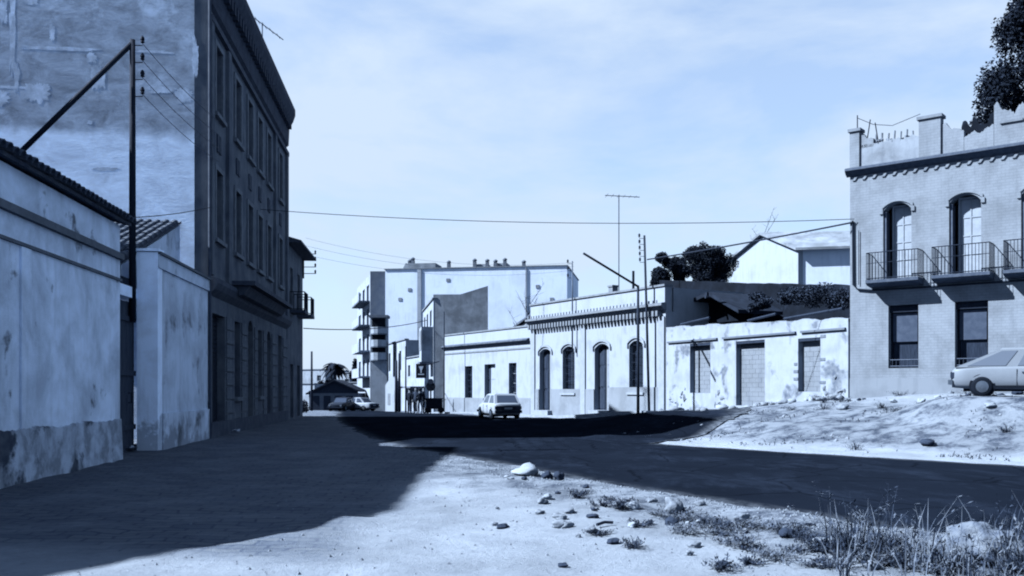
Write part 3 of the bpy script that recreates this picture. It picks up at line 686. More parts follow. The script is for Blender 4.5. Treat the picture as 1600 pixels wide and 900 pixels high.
for i, o in enumerate(cops):
    arch_mould(ch, o[0], o[1], o[3]+.12, .3, M_TRIM)
    if i in (0, 2):
        w = o[1]-o[0]; door_leaf(ch, o[0], o[0]+w*.46, o[2], o[3]-.02, .30, M_DOOR, 3, False)
        door_leaf(ch, o[0]+w*.5, o[1], o[2], o[3]-.02, .33, M_DOORL, 3, False)
        MB().box(o[0]-.15, o[1]+.15, -.35, .1, o[2]-.35, o[2]-.003).build('doorstep', M_STONEL, ch)
    else:
        window_unit(ch, o[0], o[1], o[2], o[3], .28, M_DOOR, M_GLASS, 2, 4); grille(ch, o[0], o[1], o[2], o[3], .12, 5, 6)
        MB().box(o[0]-.12, o[1]+.12, -.12, -.002, o[2]-.12, o[2]-.003).build('window_sill', M_TRIM, ch)
ck = MB().box(3.9, 4.3, 3, 3.4, 5.5, 7.7); ck.box(3.85, 4.35, 2.95, 3.45, 7.702, 7.8); ck.build('chimney', M_DTRIM, ch)
MB().tube([(7.6, 2.0, 5.5), (7.6, 2.0, 8.2)], .07, 8).build('flue_pipe', M_IRON, ch)
# kerbed pavement before the white houses
FG = Face(*FC.w(-12.1)[:2], .58, -1); LG = 12.08
def pave(name, pts, w, label=None):
    mb = MB(); vs_ = []
    for (x, y, nx_, ny_) in pts:
        z = max(H(x, y), H(x+nx_*w, y+ny_*w), -.1)
        vs_ += [(x, y, z+.06), (x+nx_*w, y+ny_*w, z+.08), (x+nx_*w, y+ny_*w, z-.5), (x, y, z-.5)]
    n = len(pts)
    mb.add(vs_, [q for i in range(n-1) for q in ((i*4, i*4+4, i*4+5, i*4+1), (i*4+1, i*4+5, i*4+6, i*4+2))] + [(0,1,2,3), tuple((n-1)*4+k for k in (3,2,1,0))])
    return struct(mb.build(name, M_STONEL))
pts = []
for k in range(14):
    s = -11.6 + (LC+11.6)*k/13; p = FC.w(s, .0); pts.append((p[0], p[1], FC.dy*1, -FC.dx*1))
pave('pavement', pts, 1.5)

# ------------------------------------------------------------------ RIGHT: low white house with rounded corner
lh = FG.thing('corner_house', 'plain low white house with dark cornice, three narrow openings and a canted corner', 'house')
gop = [op(FG, 727, 738, 572, 626), op(FG, 757, 774, 569, 645), op(FG, 795, 807, 567, 630)]
wall(MB(), LG-.01, -.4, 4.6, gop, t=.5).build('front_wall', M_WHITE, lh)
MB().box(0, LG-.01, -.03, .45, 4.602, 5.5).build('parapet', M_WHITE2, lh)
MB().box(-.02, LG-.02, -.09, .5, 5.502, 5.6).build('parapet_coping', M_DTRIM, lh)
MB().prism([(-.032, 4.5), (-.16, 4.56), (-.26, 4.66), (-.26, 4.72), (-.032, 4.82)], -.1, LG-.13, 'x').build('cornice', M_TILE, lh)
MB().box(0, LG-.01, -.04, -.002, 4.15, 4.25).build('string_course', M_DTRIM, lh)
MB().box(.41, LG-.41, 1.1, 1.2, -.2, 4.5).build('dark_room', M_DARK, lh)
MB().box(0, gop[1][0]-.1, -.04, -.003, -.3, 1.05).build('plinth', M_PLINTH, lh)
MB().box(gop[1][1]+.1, LG-.05, -.04, -.003, -.3, 1.1).build('plinth', M_PLINTH, lh)
for i, o in enumerate(gop):
    if i == 1: w = o[1]-o[0]; door_leaf(lh, o[0]+w*.3, o[1], o[2], o[3], .26, M_DOORW, 3, False); door_leaf(lh, o[0], o[0]+w*.28, o[2], o[3], .3, M_DOOR, 3, False)
    else: window_unit(lh, o[0], o[1], o[2], o[3], .28, M_DOOR if i == 0 else M_DOORL, M_GLASS, 2, 4); grille(lh, o[0], o[1], o[2], o[3], .12, 4, 6)
# canted side going back along the other street (local -x is further away)
mb = MB(); cant = [(0, 0), (-1.3, 1.1), (-2.9, 7.8), (3, 9.6), (LG-.3, 9.6), (LG-.3, .5), (.3, .5)]
for a, b in zip(cant[:4], cant[1:5]):
    d = Vector((b[0]-a[0], b[1]-a[1])).normalized(); nn = Vector((-d.y, d.x))*-.35
    q = [(a[0], a[1]), (b[0], b[1]), (b[0]+(.35 if b[0] < 5 else 0), b[1]-.1), (a[0]+.35, a[1]+.2)]
    mb.prism(q, -.4, 5.5, 'z')
mb.build('side_wall', M_WHITE2, lh)
for a, b in zip(cant[:3], cant[1:3]):
    d = Vector((b[0]-a[0], b[1]-a[1])).normalized(); no = Vector((d.y, -d.x))
    if no.x > 0: no = -no
    MB().prism([a, b, (b[0]+no.x*.26, b[1]+no.y*.26), (a[0]+no.x*.26, a[1]+no.y*.26)], 4.5, 4.8, 'z').build('side_cornice', M_SLATE, lh)
    L_ = (Vector(b)-Vector(a)).length
    for f in ((.5,) if L_ < 3 else (.2, .5, .8)):
        c = Vector(a)*(1-f)+Vector(b)*f; e = d*.4
        MB().prism([c-e, c+e, c+e+no*.03, c-e+no*.03], .1, 3.0, 'z').build('side_door', M_SLATE, lh)
MB().prism([(0, 5.0), (LG*.5, 6.9), (LG*.93, 6.1), (LG*.93, 5.0)], 4.2, 8.6, 'y').build('gable_roof', M_GREYR, lh)
mb = MB(); mb.prism([(-.2, 5.05), (LG*.5, 7.0), (LG*.5, 7.12), (-.2, 5.18)], 4.0, 8.8); mb.prism([(LG*.5, 7.0), (LG*.95, 6.1), (LG*.95, 6.22), (LG*.5, 7.12)], 4.0, 8.8); mb.build('roof', M_TILE, lh)

# ------------------------------------------------------------------ RIGHT: ruined house with walled-up openings
FM = Face(*FC.w(LC+.03)[:2], 12.7-FC.w(LC)[0], 35.02-FC.w(LC)[1]); LM = sqrt((12.7-FC.w(LC)[0])**2+(35.02-FC.w(LC)[1])**2)-.05
ru = FM.thing('ruined_house', 'roofless ruined white house, walled up openings and fallen plaster', 'house')
mops = [op(FM, 1078, 1110, 536, 614), op(FM, 1150, 1195, 532, 634), op(FM, 1247, 1282, 528, 612)]
zt0, zt1 = FM.z(1045, 511), FM.z(1325, 497)
top = min(zt0, zt1)-.15
wall(MB(), LM, -.2, top, mops, t=.45).build('front_wall', M_MWALL, ru)
mb = MB(); vs_ = []; n = 70
for i in range(n+1):
    s = LM*i/n; z = zt0+(zt1-zt0)*i/n + .12*noise.noise(Vector((s*1.3, 2, 0))) + .06*noise.noise(Vector((s*5, 2, 0)))
    vs_ += [(s, 0, top+.001), (s, 0, z), (s, .44, z+.03), (s, .44, top+.001)]
mb.add(vs_, [(i*4+k, i*4+4+k, i*4+5+k, i*4+1+k) for i in range(n) for k in range(3)]); mb.build('broken_wall_top', M_MWALL, ru)
mb = MB()
for a, b in ((.2, 4.1), (4.5, 9.2), (9.5, LM-.1)): mb.box(a, b, -.09, -.002, top-.28, top-.20)
mb.build('cornice_strip', M_SLATE, ru)
infill = []
for i, o in enumerate(mops):                              # openings walled up with blocks, course by course
    f = MB().box(o[0], o[1], .26, .40, o[2], o[3]-.14).build('infill', M_BLOCK, ru)
    hh = .2; nr = int((o[3]-.14-o[2])/hh); w = o[1]-o[0]
    for r_ in range(nr):
        x = o[0] - (.2 if r_ % 2 else 0)
        while x < o[1]-.02:
            a, b = max(x, o[0])+.004, min(x+.4, o[1])-.004
            if b-a > .03: MB().box(a, b, .250+random.uniform(-.004,.004), .259, o[2]+r_*hh+.004, o[2]+(r_+1)*hh-.004).build('block', M_BLOCK, f)
            x += .4
    MB().box(o[0]-.05, o[1]+.05, .02, .45, o[3]-.12, o[3]-.002).build('lintel', M_WOOD, ru)
rnd = random.Random(4)
sm = [MB().rock((0,0,0), .16, k, 1, .4, .7) for k in range(5)]; sme = []
for s_ in sm: me = s_.mesh('wall_stone'); me.materials.append(M_STONE); sme.append(me)
fw = [c for c in ru.children if c.name.startswith('front_wall')][0]
for k in range(80):                                       # stones laid bare where the plaster has dropped off
    s = rnd.choice([rnd.uniform(.1, 2.0), rnd.uniform(3, 4.5), rnd.uniform(6.3, 7.4), rnd.uniform(9.8, LM-.2)]); g = H(*FM.w(s, .3)[:2])
    if any(o[0]-.15 < s < o[1]+.15 for o in mops): continue
    o = link('stone', sme[k % 5], fw, (s, .03, g + abs(rnd.gauss(.1, .55))+.05), (rnd.uniform(0,6), rnd.uniform(0,6), 0)); q = rnd.uniform(.5, 1.2); o.scale = (q, q*.6, q*.7)
for k in rnd.sample(range(16), 6):                        # ragged brick edges beside the right-hand opening
    o = mops[2]; side = o[0]-.12 if k % 2 else o[1]+.12
    MB().box(side-.1-.09*rnd.random(), side+.06+.1*rnd.random(), -.018, -.002, o[2]+.15*k+.01, o[2]+.15*k+.12).build('brick', M_BRICK, fw)
for k in range(46):
    s = rnd.uniform(.1, LM-.1); q = FM.w(s, .25+abs(rnd.gauss(0, .5))); r_ = rnd.uniform(.06, .24)
    o = MB().rock((0,0,0), r_, 700+k, 2, .45, .65).build('fallen_stone', (M_STONE, M_BLOCK, M_STONEL)[k % 3], loc=(q[0], q[1], H(q[0], q[1])+r_*.25), rot=(0, 0, k), smooth=True)
    tag(o, '%s fallen masonry lump at the foot of the ruined white house' % ('mid grey', 'light grey', 'chalky pale')[k % 3], 'rock', 'rubble at the foot of the ruin')
# party wall and fallen roof behind
PW = Face(*FM.w(0, -5.2)[:2], FM.dx, FM.dy)
pw = MB(); vs_ = []; n = 60; a0, a1 = PW.s(1030), PW.s(1345)
for i in range(n+1):
    s = a0+(a1-a0)*i/n; u = 1030+315*i/n; z = PW.oy and (EYE-(438-HV)/FPX*(PW.oy+PW.dy*s)) - .25*i/n + .1*noise.noise(Vector((s*.9, 9, 0))) + .05*noise.noise(Vector((s*4, 9, 0)))
    vs_ += [PW.w(s, 0, 0), PW.w(s, 0, z), PW.w(s, -.5, z), PW.w(s, -.5, 0)]
pw.add(vs_, [(i*4+k, i*4+4+k, i*4+5+k, i*4+1+k) for i in range(n) for k in range(3)])
tag(pw.build('party_wall', M_SOOT), 'tall blackened rubble party wall rising behind the ruined white house', 'wall')
RF = Face(*FM.w(0, -2.6)[:2], FM.dx, FM.dy)
rr = RF.thing('fallen_roof', 'dark collapsed tiled roof remnant above the ruined white house', 'roof')
sa, sb, sc_ = RF.s(1049), RF.s(1125), RF.s(1172)
zA, zB, zC = RF.z(1049, 494), RF.z(1125, 459), RF.z(1172, 486)
MB().prism([(sa, zA-.12), (sb, zB-.12), (sb, zB+.06), (sa, zA+.08)], -.8, 2.2).build('roof_slope', M_RUSTY, rr)
MB().prism([(sb, zB-.12), (sc_, zC-.12), (sc_, zC+.05), (sb, zB+.06)], -.7, 2.0).build('roof_slope', M_RUSTY, rr)
MB().prism([(sa+.3, zA-.7), (sc_, zA-.7), (sc_, zC-.13), (sb, zB-.14), (sa+.3, zA-.12)], .2, .5).build('gable_infill', M_SOOT, rr)
for f in (0, .35, .7, 1): MB().tube([(sa+(sb-sa)*f, -.9, zA+(zB-zA)*f-.2), (sa+(sb-sa)*f, 2.3, zA+(zB-zA)*f-.2)], .07, 6).build('purlin', M_WOOD, rr)
for k, (s, w) in enumerate(((.9, 1.), (5.9, .8), (8.2, 1.4))):  # loose beams lying along the wall head
    z = zt0+(zt1-zt0)*s/LM
    b = MB().tube([FM.w(s, -.25, z+.12), FM.w(s+2.4*w, -.15, z+.28)], .06, 6).build('fallen_beam', M_WOOD)
    tag(b, ('grey beam end lying on the ruin wall head beside the ornate white house', 'short loose beam lying over the middle walled up opening of the ruin', 'long loose beam on the ruin wall head close to the brick house')[k], 'beam', 'beams on the ruin')

# ------------------------------------------------------------------ RIGHT: two storey brick house with balconies
FD = Face(12.75, 35, 1.2, -1); LD = 13.0; ZCOR = 9.82
dh = FD.thing('balcony_house', 'two storey pale brick house with iron balconies and broken roof parapet', 'house')
d_up = [op(FD, 1380, 1424, 316, 438, .28), op(FD, 1483, 1533, 300, 430, .28)]
d_lo = [op(FD, 1388, 1435, 476, 575), op(FD, 1492, 1544, 468, 571)]
stp = d_up[1][0]-d_up[0][0]
for k in (2, 3, 4): d_up.append((d_up[0][0]+stp*k, d_up[0][1]+stp*k, d_up[0][2], d_up[0][3], .28)); d_lo.append((d_lo[0][0]+stp*k, d_lo[0][1]+stp*k, d_lo[0][2], d_lo[0][3], 0))
zl = d_up[0][2]; d_up = [(o[0], o[1], zl, d_up[0][3], .28) for o in d_up if o[1] < LD-.3]; d_lo = [(o[0], o[1], d_lo[0][2], d_lo[0][3], 0) for o in d_lo if o[1] < LD-.3]
wall(MB(), LD, .6, ZCOR-.1, d_up+d_lo, t=.5).build('front_wall', M_DWALL, dh)
mb = MB(); mb.box(0, .45, .501, 11, .6, ZCOR-.1); mb.box(LD-.45, LD, .501, 11, .6, ZCOR-.1); mb.box(.451, LD-.451, 10.6, 11, .6, ZCOR-.1); mb.build('side_wall', M_DWALL, dh)
MB().box(.46, LD-.46, .51, 10.59, ZCOR-.5, ZCOR-.3).build('roof', M_TILE, dh)
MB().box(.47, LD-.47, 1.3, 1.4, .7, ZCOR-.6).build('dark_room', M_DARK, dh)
MB().prism([(-.002, ZCOR-.18), (-.14, ZCOR-.1), (-.24, ZCOR+.02), (-.24, ZCOR+.1), (-.1, ZCOR+.15), (.3, ZCOR+.15), (.3, ZCOR-.098), (-.002, ZCOR-.098)], -.12, LD+.1, 'x').build('cornice', M_IRONL, dh)
nb = int(LD/.36)
for k in range(nb):                                       # corbelled brick teeth under the cornice
    b_ = MB().prism([(.1+k*.36, ZCOR-.34), (.2+k*.36, ZCOR-.34), (.30+k*.36, ZCOR-.2), (.20+k*.36, ZCOR-.2)], -.045, -.002).build('brick', M_DWALL, dh)
MB().box(0, LD, -.04, -.002, .6, 2.05).build('plinth', M_PLINTH, dh)
for i, o in enumerate(d_up):
    arch_mould(dh, o[0], o[1], o[3]+.04, .26, M_DWALL, .14, .04, ext=.06)
    window_unit(dh, o[0]+.22, o[1], o[2]+.05, o[3]-.06, .34, M_DOORW, M_DOORW, 2, 4, .07)
    sh = MB().box(o[0]+.02, o[0]+.10, .05, .5, o[2]+.02, o[3]-.3).build('shutter', M_IRONL, dh)
    bx0, bx1 = o[0]-.42, o[1]+.42
    sl_ = MB().prism([(-.002, zl-.24), (-.5, zl-.18), (-.66, zl-.1), (-.66, zl+.01), (-.002, zl+.01)], bx0, bx1, 'x').build('balcony_slab', M_IRONL, dh)
    r_ = MB(); z1 = zl+1.0
    rail(r_, bx0+.02, bx1-.02, -.63, zl+.01, z1, .105, .010); rail(r_, -.63, -.02, bx0+.02, zl+.01, z1, .105, .010, 'y'); rail(r_, -.63, -.02, bx1-.02, zl+.01, z1, .105, .010, 'y')
    r_.tube([(bx0+.02, -.63, zl+.62), (bx1-.02, -.63, zl+.62)], .012, 5)
    r_.build('balcony_railing', M_IRON, dh)
for i, o in enumerate(d_lo):
    window_unit(dh, o[0], o[1], o[2], o[3], .30, M_IRON, M_CURT, 1, 2, .09)
    MB().box(o[0]+.1, o[1]-.1, .24, .29, o[2]+(o[3]-o[2])*.42, o[3]-.3).build('blind', M_BLIND, dh)
    MB().box(o[0]+.02, o[1]-.02, .14, .28, o[3]-.26, o[3]-.02).build('blind_box', M_IRON, dh)
    g_ = MB(); rail(g_, o[0], o[1], .06, o[2]+.02, o[2]+.3, .12, .01); g_.build('window_guard', M_IRONL, dh)
# ruined parapet
pz = ZCOR+.15
def ppart(name, s0, s1, h, m=M_DWALL, y0=0., y1=.35): return MB().box(s0, s1, y0, y1, pz+.002, pz+h).build(name, m, dh)
s1_ = FD.s(1343); s2, s3 = FD.s(1436), FD.s(1470)
ppart('parapet_pier', .0, s1_, 1.35, y0=-.04); MB().box(-.06, s1_+.06, -.1, .42, pz+1.352, pz+1.46).build('pier_cap', M_DTRIM, dh)
ppart('parapet_pier', s2, s3, 1.35, y0=-.04); MB().box(s2-.06, s3+.06, -.1, .42, pz+1.352, pz+1.46).build('pier_cap', M_DTRIM, dh)
def ragged(s0, s1, h0, h1, amp, name, m, seed, y0=.03, y1=.28, base=0.002):
    mb = MB(); n = max(12, int((s1-s0)*22)); vs_ = []
    for i in range(n+1):
        s = s0+(s1-s0)*i/n; z = pz+h0+(h1-h0)*i/n+amp*(noise.noise(Vector((s*2.1, seed, 0)))+.9*noise.noise(Vector((s*5.5, seed, 0)))+.6*noise.noise(Vector((s*13, seed, 0))))
        vs_ += [(s, y0, pz+base), (s, y0, z), (s, y1, z), (s, y1, pz+base)]
    mb.add(vs_, [(i*4+k, i*4+4+k, i*4+5+k, i*4+1+k) for i in range(n) for k in range(3)] + [(0,1,2,3), tuple(n*4+k for k in (3,2,1,0))])
    return mb.build(name, m, dh)
ragged(s1_+.01, s2-.01, .82, .82, .10, 'parapet_wall', M_GREYR, 3)
ragged(s1_+.01, s1_+.5, 1.3, .95, .12, 'broken_parapet', M_DWALL, 8, .03, .2, .7)
mb = MB()
for k in range(7):
    s = s1_+.55+(s2-s1_-.8)*k/6; mb.tube([(s, .14, pz+.8), (s+random.uniform(-.03,.03), .14, pz+1.15+random.uniform(-.15,.1))], .04, 6)
mb.build('balusters', M_GREYR, dh)
ragged(s3+.01, s3+.75, 1.1, .75, .16, 'broken_parapet', M_DWALL, 5)
ragged(s3+.76, s3+1.7, .55, .75, .22, 'broken_parapet', M_DWALL, 6)
ragged(s3+.6, s3+1.9, 1.0, 1.15, .35, 'fallen_render', M_SOOT, 16, .32, .5)
ragged(s3+1.71, LD, 1.25, 1.4, .26, 'broken_parapet', M_DWALL, 9)
for k in range(5): MB().box(s3+1.9+k*.9, s3+2.6+k*.9, -.03, .029, pz+.75, pz+.83).build('parapet_band', M_DTRIM, dh)
mb = MB()
for s, hh, lx in ((.22, 2.0, .0), (.55, 1.75, .3), (1.0, 1.6, -.25)): mb.tube([(s, .15, pz+1.2 if s < .4 else pz+.8), (s+lx*.5, .15, pz+hh)], .022, 5)
mb.tube([(.22, .15, pz+1.9), (.8, .15, pz+1.55), (1.5, .15, pz+1.38), (s2, .15, pz+1.62)], .012, 5); mb.build('reinforcing_bar', M_IRON, dh)
for k in range(12):                                       # loose bricks left along the broken edge
    s = random.uniform(s1_+.55, s2-.15)
    o = MB().box(-.12, .12, -.06, .06, -.035, .035).build('brick', M_BRICK, dh, loc=(s, .15, pz+.84+random.uniform(-.04, .07)), rot=(random.uniform(-.4,.4), random.uniform(-.5,.5), random.uniform(0, 3)))
# cable running along the front wall
zc = zl-.32
mb = MB(); cp = [FD.w(.12, .06, FD.z(1335, 345)), FD.w(.14, .06, FD.z(1335, 445)), FD.w(.3, .06, FD.z(1342, 452)), FD.w(.8, .06, zc+.02), FD.w(2.4, .06, zc), FD.w(LD-.5, .06, zc+.02)]
mb.tube(cp, .035, 6); mb.tube([FD.w(.34, .05, FD.z(1345, 360)), FD.w(.34, .05, FD.z(1345, 445))], .015, 5)
tag(mb.build('wall_cable', M_CABLE), 'thick black cable clipped to the corner and front of the brick house', 'cable')

# ------------------------------------------------------------------ RIGHT: gabled white house behind, small trees
g0 = Vector((18.5, 60)); FF = Face(16.1, 68, .3, -1); LF = 8.35
gh = FF.thing('gabled_house', 'whitewashed gabled house with grey roof standing behind the blackened wall', 'house')
MB().prism([(0, 4), (LF, 4), (LF, 10.75), (LF*.52, 12.2), (0, 11.0)], 0, .35).build('gable_wall', M_WHITE2, gh)
wall(MB(), 7.8, 4, 10.7, [(3.6, 6.2, 8.4, 9.7, 0)], t=.3).build('side_wall', M_PARTY, gh, loc=(LF, .36, 0), rot=(0, 0, pi/2-.52))
MB().box(3.5, 6.3, .32, .4, 8.3, 9.8).build('dark_opening', M_DARK, gh, loc=(LF, .36, 0), rot=(0, 0, pi/2-.52))
c5, s5 = cos(pi/2-.52), sin(pi/2-.52)
mb = MB(); e = lambda t, z, x0: (x0+c5*t, .0+s5*t, z)
vs_ = [e(-.3, 10.62, LF+.25), e(8.2, 10.62, LF+.25), e(8.2, 12.1, LF*.52), e(-.3, 12.28, LF*.52), e(-.3, 10.95, -.25), e(8.2, 10.95, -.25)]
vs2 = [(v[0], v[1], v[2]+.16) for v in vs_]
mb.add(vs_+vs2, [(0,1,2,3), (3,2,5,4), (6,7,8,9), (9,8,11,10), (0,1,7,6), (4,5,11,10), (0,3,9,6), (3,4,10,9), (1,2,8,7), (2,5,11,8)]); mb.build('roof', M_GREYR, gh)
for k, (u, v, Y, r) in enumerate(((1048, 424, 60, 1.05), (1106, 419, 62, 1.4))):
    p = at(u, v, Y); cl = [((random.uniform(-r,r), random.uniform(-r,r)*.6, p.z+random.uniform(-1.3, .6)*r), (r*random.uniform(.3,.55), r*.45, r*random.uniform(.3,.5))) for _ in range(22)]
    tree('garden_tree', ('round dark garden tree behind the ornate house roof end', 'taller round dark tree beside the whitewashed gable')[k], 'tree', (p.x, p.y, .4), p.z-1, .16, cl, 34000, .06, 30+k, group='trees behind the ruin')
for k, (u, v, w, hh) in enumerate(((1210, 468, 1.0, .45), (1270, 462, 1.3, .8), (1312, 470, .7, .6), (1180, 480, .6, .3))):
    Y = 42 - k*.8 if k < 3 else 43; p = at(u, v, Y)
    cl = [((random.uniform(-w,w), random.uniform(-.4,.4), random.uniform(-.3,.6)*hh), (.42*w, .35, .4*hh)) for _ in range(6)]
    o = leaf_cloud(cl, 3200, .05, 60+k).build('wall_shrub', M_LEAF2, recalc=False, loc=p)
    tag(o, ('low straggly shrub in the middle of the ruin roof line', 'widest leafy shrub growing on the ruin before the blackened wall', 'upright shrub on the ruin against the brick house corner', 'smallest shrub beside the collapsed roof tip')[k], 'shrub', 'shrubs on the ruin')
def bare_tree(label, base, h, seed, lean=0., r=.07):
    rnd = random.Random(seed); t = thing('bare_tree', label, 'tree', base)
    mb = MB(); tw = MB()
    mb.tube([(0,0,-.3), (lean*.4, 0, h*.5), (lean, 0, h*.9)], [r, r*.7, r*.3], 7)
    for k in range(11):
        f = rnd.uniform(.5, .95); a = rnd.uniform(0, 6.28); l = h*rnd.uniform(.12, .26); st = Vector((lean*f, 0, h*f*.95)); en = st+Vector((cos(a)*l*.7, sin(a)*l*.7, l))
        tw.tube([st, (st+en)/2+Vector((0,0,-.03*l)), en], [.025, .018, .008], 5)
        for _ in range(5):
            q = st.lerp(en, rnd.uniform(.35, 1)); e_ = q+Vector((rnd.gauss(0,.3), rnd.gauss(0,.3), rnd.uniform(.1,.5)))*l*.6; tw.tube([q, e_], [.010, .004], 4)
    mb.build('trunk', M_BARK, t, True); tw.build('crown', M_BARK, t); return t
bare_tree('leafless tree showing over the grey roof of the whitewashed gabled house', (at(1192, 600, 76).x, 76, 6.0), 9.3, 3)
bare_tree('thin bare tree showing between the corner house and the ornate house', (at(826, 600, 66).x, 66, 0), 8.4, 8)
# big dark evergreen behind the brick house
cl = []
rnd = random.Random(21)
for k in range(520):
    z = rnd.uniform(9.5, 27); w = max(.4, 4.1-.33*(z-14.6) if z > 14.6 else 4.1)
    a_ = rnd.uniform(0, 2*pi); q_ = rnd.random()**.36*w
    cl.append(((q_*cos(a_), q_*sin(a_)*.8, z), (rnd.uniform(.45, .85), rnd.uniform(.45, .85), rnd.uniform(.7, 1.3))))
p = at(1662, 100, 46)
tree('cypress_tree', 'tall dense dark evergreen rising behind the broken parapet', 'tree', (p.x, 46, 1.0), 19, .4, cl, 240000, .09, 5, M_LEAF, limbs=14)

# ------------------------------------------------------------------ DISTANT street
far = lambda y: -.018*max(0, y-62) if y < 130 else -.018*68
def house(name, label, cat, F, L, D, z0, z1, ops, m, mw=M_SLATE, group=None, flat=True, cornice=True, mside=None):
    t = F.thing(name, label, cat, 0, group)
    wall(MB(), L, z0, z1, ops, t=.3).build('front_wall', m, t)
    mb = MB(); mb.box(0, .3, .301, D, z0, z1-.01); mb.box(L-.3, L, .301, D, z0, z1-.01); mb.box(.301, L-.301, D-.3, D, z0, z1-.01); mb.build('side_wall', mside or m, t)
    if flat: MB().box(.31, L-.31, .31, D-.31, z1-.4, z1-.25).build('roof', M_TILEL, t)
    if cornice: MB().box(-.08, L+.08, -.12, .32, z1, z1+.12).build('parapet_coping', M_DTRIM, t)
    for o in ops:
        if o[2] > z0+.8: window_unit(t, o[0], o[1], o[2], o[3], .15, M_DTRIM, M_GLASS, 2, 2, .07)
        else: door_leaf(t, o[0], o[1], o[2], o[3], .15, M_DOOR, 3)
    return t
# grey stucco end wall house (camera-facing party wall, lit street side)
FH1 = Face(at(661, 600, 92).x, 92, at(677.5, 600, 79).x-at(661, 600, 92).x, -13)
L1 = sqrt((at(677.5,600,79).x-at(661,600,92).x)**2+169)
zt = EYE-(460-HV)/FPX*79
h1 = house('stucco_house', 'three storey house with blotched grey end wall and glazed bay over the street', 'house', FH1, L1, .6, -.7, zt-.4,
      [(1.5, 3.2, 7.2, 8.6, 0), (5, 6.8, 7.2, 8.6, 0), (9, 11, 7.2, 8.6, 0), (1.5, 2.8, 3.6, 5.4, 0), (5, 6.3, 3.6, 5.4, 0), (2, 3.4, -.5, 2.2, 0), (6.5, 8, -.5, 2.2, 0)], M_CREAM)
PE = Face(at(677, 600, 79).x, 79, 1, -.04)
w1 = PE.s(762)
mb = MB().prism([(0, -.7), (w1, -.7), (w1, EYE-(447-HV)/FPX*79), (w1*.5, EYE-(460-HV)/FPX*79), (0, zt)], .02, .35, 'y')
o = mb.build('end_wall', M_GREYR, h1); o.matrix_world = Matrix.Translation((PE.ox, PE.oy, 0)) @ Matrix.Rotation(PE.rz, 4, 'Z')
o.matrix_parent_inverse = Matrix.Identity(4)
def world_part(o, parent, loc, rz):                       # part given in world placement, parented to a rotated thing
    M = Matrix.Translation(parent.location) @ Matrix.Rotation(parent.rotation_euler.z, 4, 'Z')
    W = Matrix.Translation(loc) @ Matrix.Rotation(rz, 4, 'Z'); L_ = M.inverted() @ W
    o.parent = parent; o.location = L_.to_translation(); o.rotation_euler = L_.to_euler()
world_part(o, h1, (PE.ox, PE.oy, 0), PE.rz)
bay = MB().box(L1-3.4, L1-.6, -1.0, -.003, 4.0, 7.0).build('glazed_bay', M_CREAM, h1)
for k in range(3): MB().box(L1-3.3+k*.93, L1-2.5+k*.93, -1.03, -1.002, 5.0, 6.7).build('pane', M_GREYR, bay)
MB().box(L1-.598, L1-.57, -.9, -.1, 5.0, 6.7).build('pane', M_GREYR, bay)
MB().box(L1-3.6, L1-.5, -1.15, -.003, 3.8, 3.99).build('bay_floor', M_SLATE, h1)
# block of flats with large blank side wall and roof clutter
FI = Face(at(602, 600, 105).x, 105, 1, -.16); LI = FI.s(886)
zi = EYE-(418-HV)/FPX*103
fl = FI.thing('flats_block', 'large pale block of flats with blank side wall and rooftop sheds', 'building')
MB().box(0, LI, 0, 14, -1.6, zi).build('blank_wall', M_PARTY, fl)
MB().box(FI.s(655)-.2, FI.s(655)+.25, -.12, -.002, -1.5, zi-.05).build('chimney_flue', M_CREAM, fl)
for u, v in ((625, 470), (640, 455), (700, 440), (840, 450), (862, 470)): MB().box(FI.s(u)-.2, FI.s(u)+.2, -.05, -.002, FI.z(u, v), FI.z(u, v)+.35).build('vent', M_GREYR, fl)
MB().tube([(FI.s(822), -.08, 2), (FI.s(822), -.08, zi-.1)], .06, 6).build('drainpipe', M_DTRIM, fl)
MB().box(-.1, LI+.1, -.1, 14.1, zi+.002, zi+.12).build('roof_edge', M_DTRIM, fl)
MB().box(FI.s(630), FI.s(677), 1.0, 4, zi+.125, zi+.8).build('roof_shed', M_GREYR, fl)
MB().prism([(FI.s(624), zi+.125), (FI.s(629.5), zi+.125), (FI.s(629.5), zi+.9)], 1.2, 3.8).build('shed_ramp', M_CREAM, fl)
for u, hh in ((634, 1.2), (639, 1.5), (696, .9), (737, 1.1), (757, 1.0), (785, 1.1), (815, .7), (770, .9)):
    s = FI.s(u); mb = MB().box(s-.18, s+.18, 1.5, 1.9, zi+.125, zi+.12+hh*.75); mb.lathe([(.12, 0), (.26, .08), (.26, .2), (.1, .34)], (s, 1.7, zi+.12+hh*.75), 8); mb.build('chimney_pot', M_SLATE, fl)
MB().box(FI.s(737), FI.s(757), 2, 4, zi+.125, zi+.7).build('roof_wall', M_CREAM, fl); MB().box(FI.s(766), FI.s(788), 2, 4, zi+.125, zi+.75).build('roof_wall', M_CREAM, fl)
FT = Face(at(558, 600, 124).x, 124, at(578.5, 600, 108).x-at(558, 600, 124).x, -16); LT = sqrt((at(578.5,600,108).x-at(558,600,124).x)**2+256)
zt2 = EYE-(424-HV)/FPX*108
tw = FT.thing('stair_tower', 'narrow dark end wall of flats with white street balconies', 'building')
tops = [(2.5+5*j, 5.2+5*j, z, z+2.0, 0) for z in (3.2, 6.2, 9.2, 12.0) for j in (0, 1, 2) if z+2 < zt2-.4]
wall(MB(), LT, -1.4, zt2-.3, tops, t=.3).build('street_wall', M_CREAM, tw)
for o_ in tops: MB().box(o_[0], o_[1], .2, .28, o_[2], o_[3]).build('window', M_SLATE, tw)
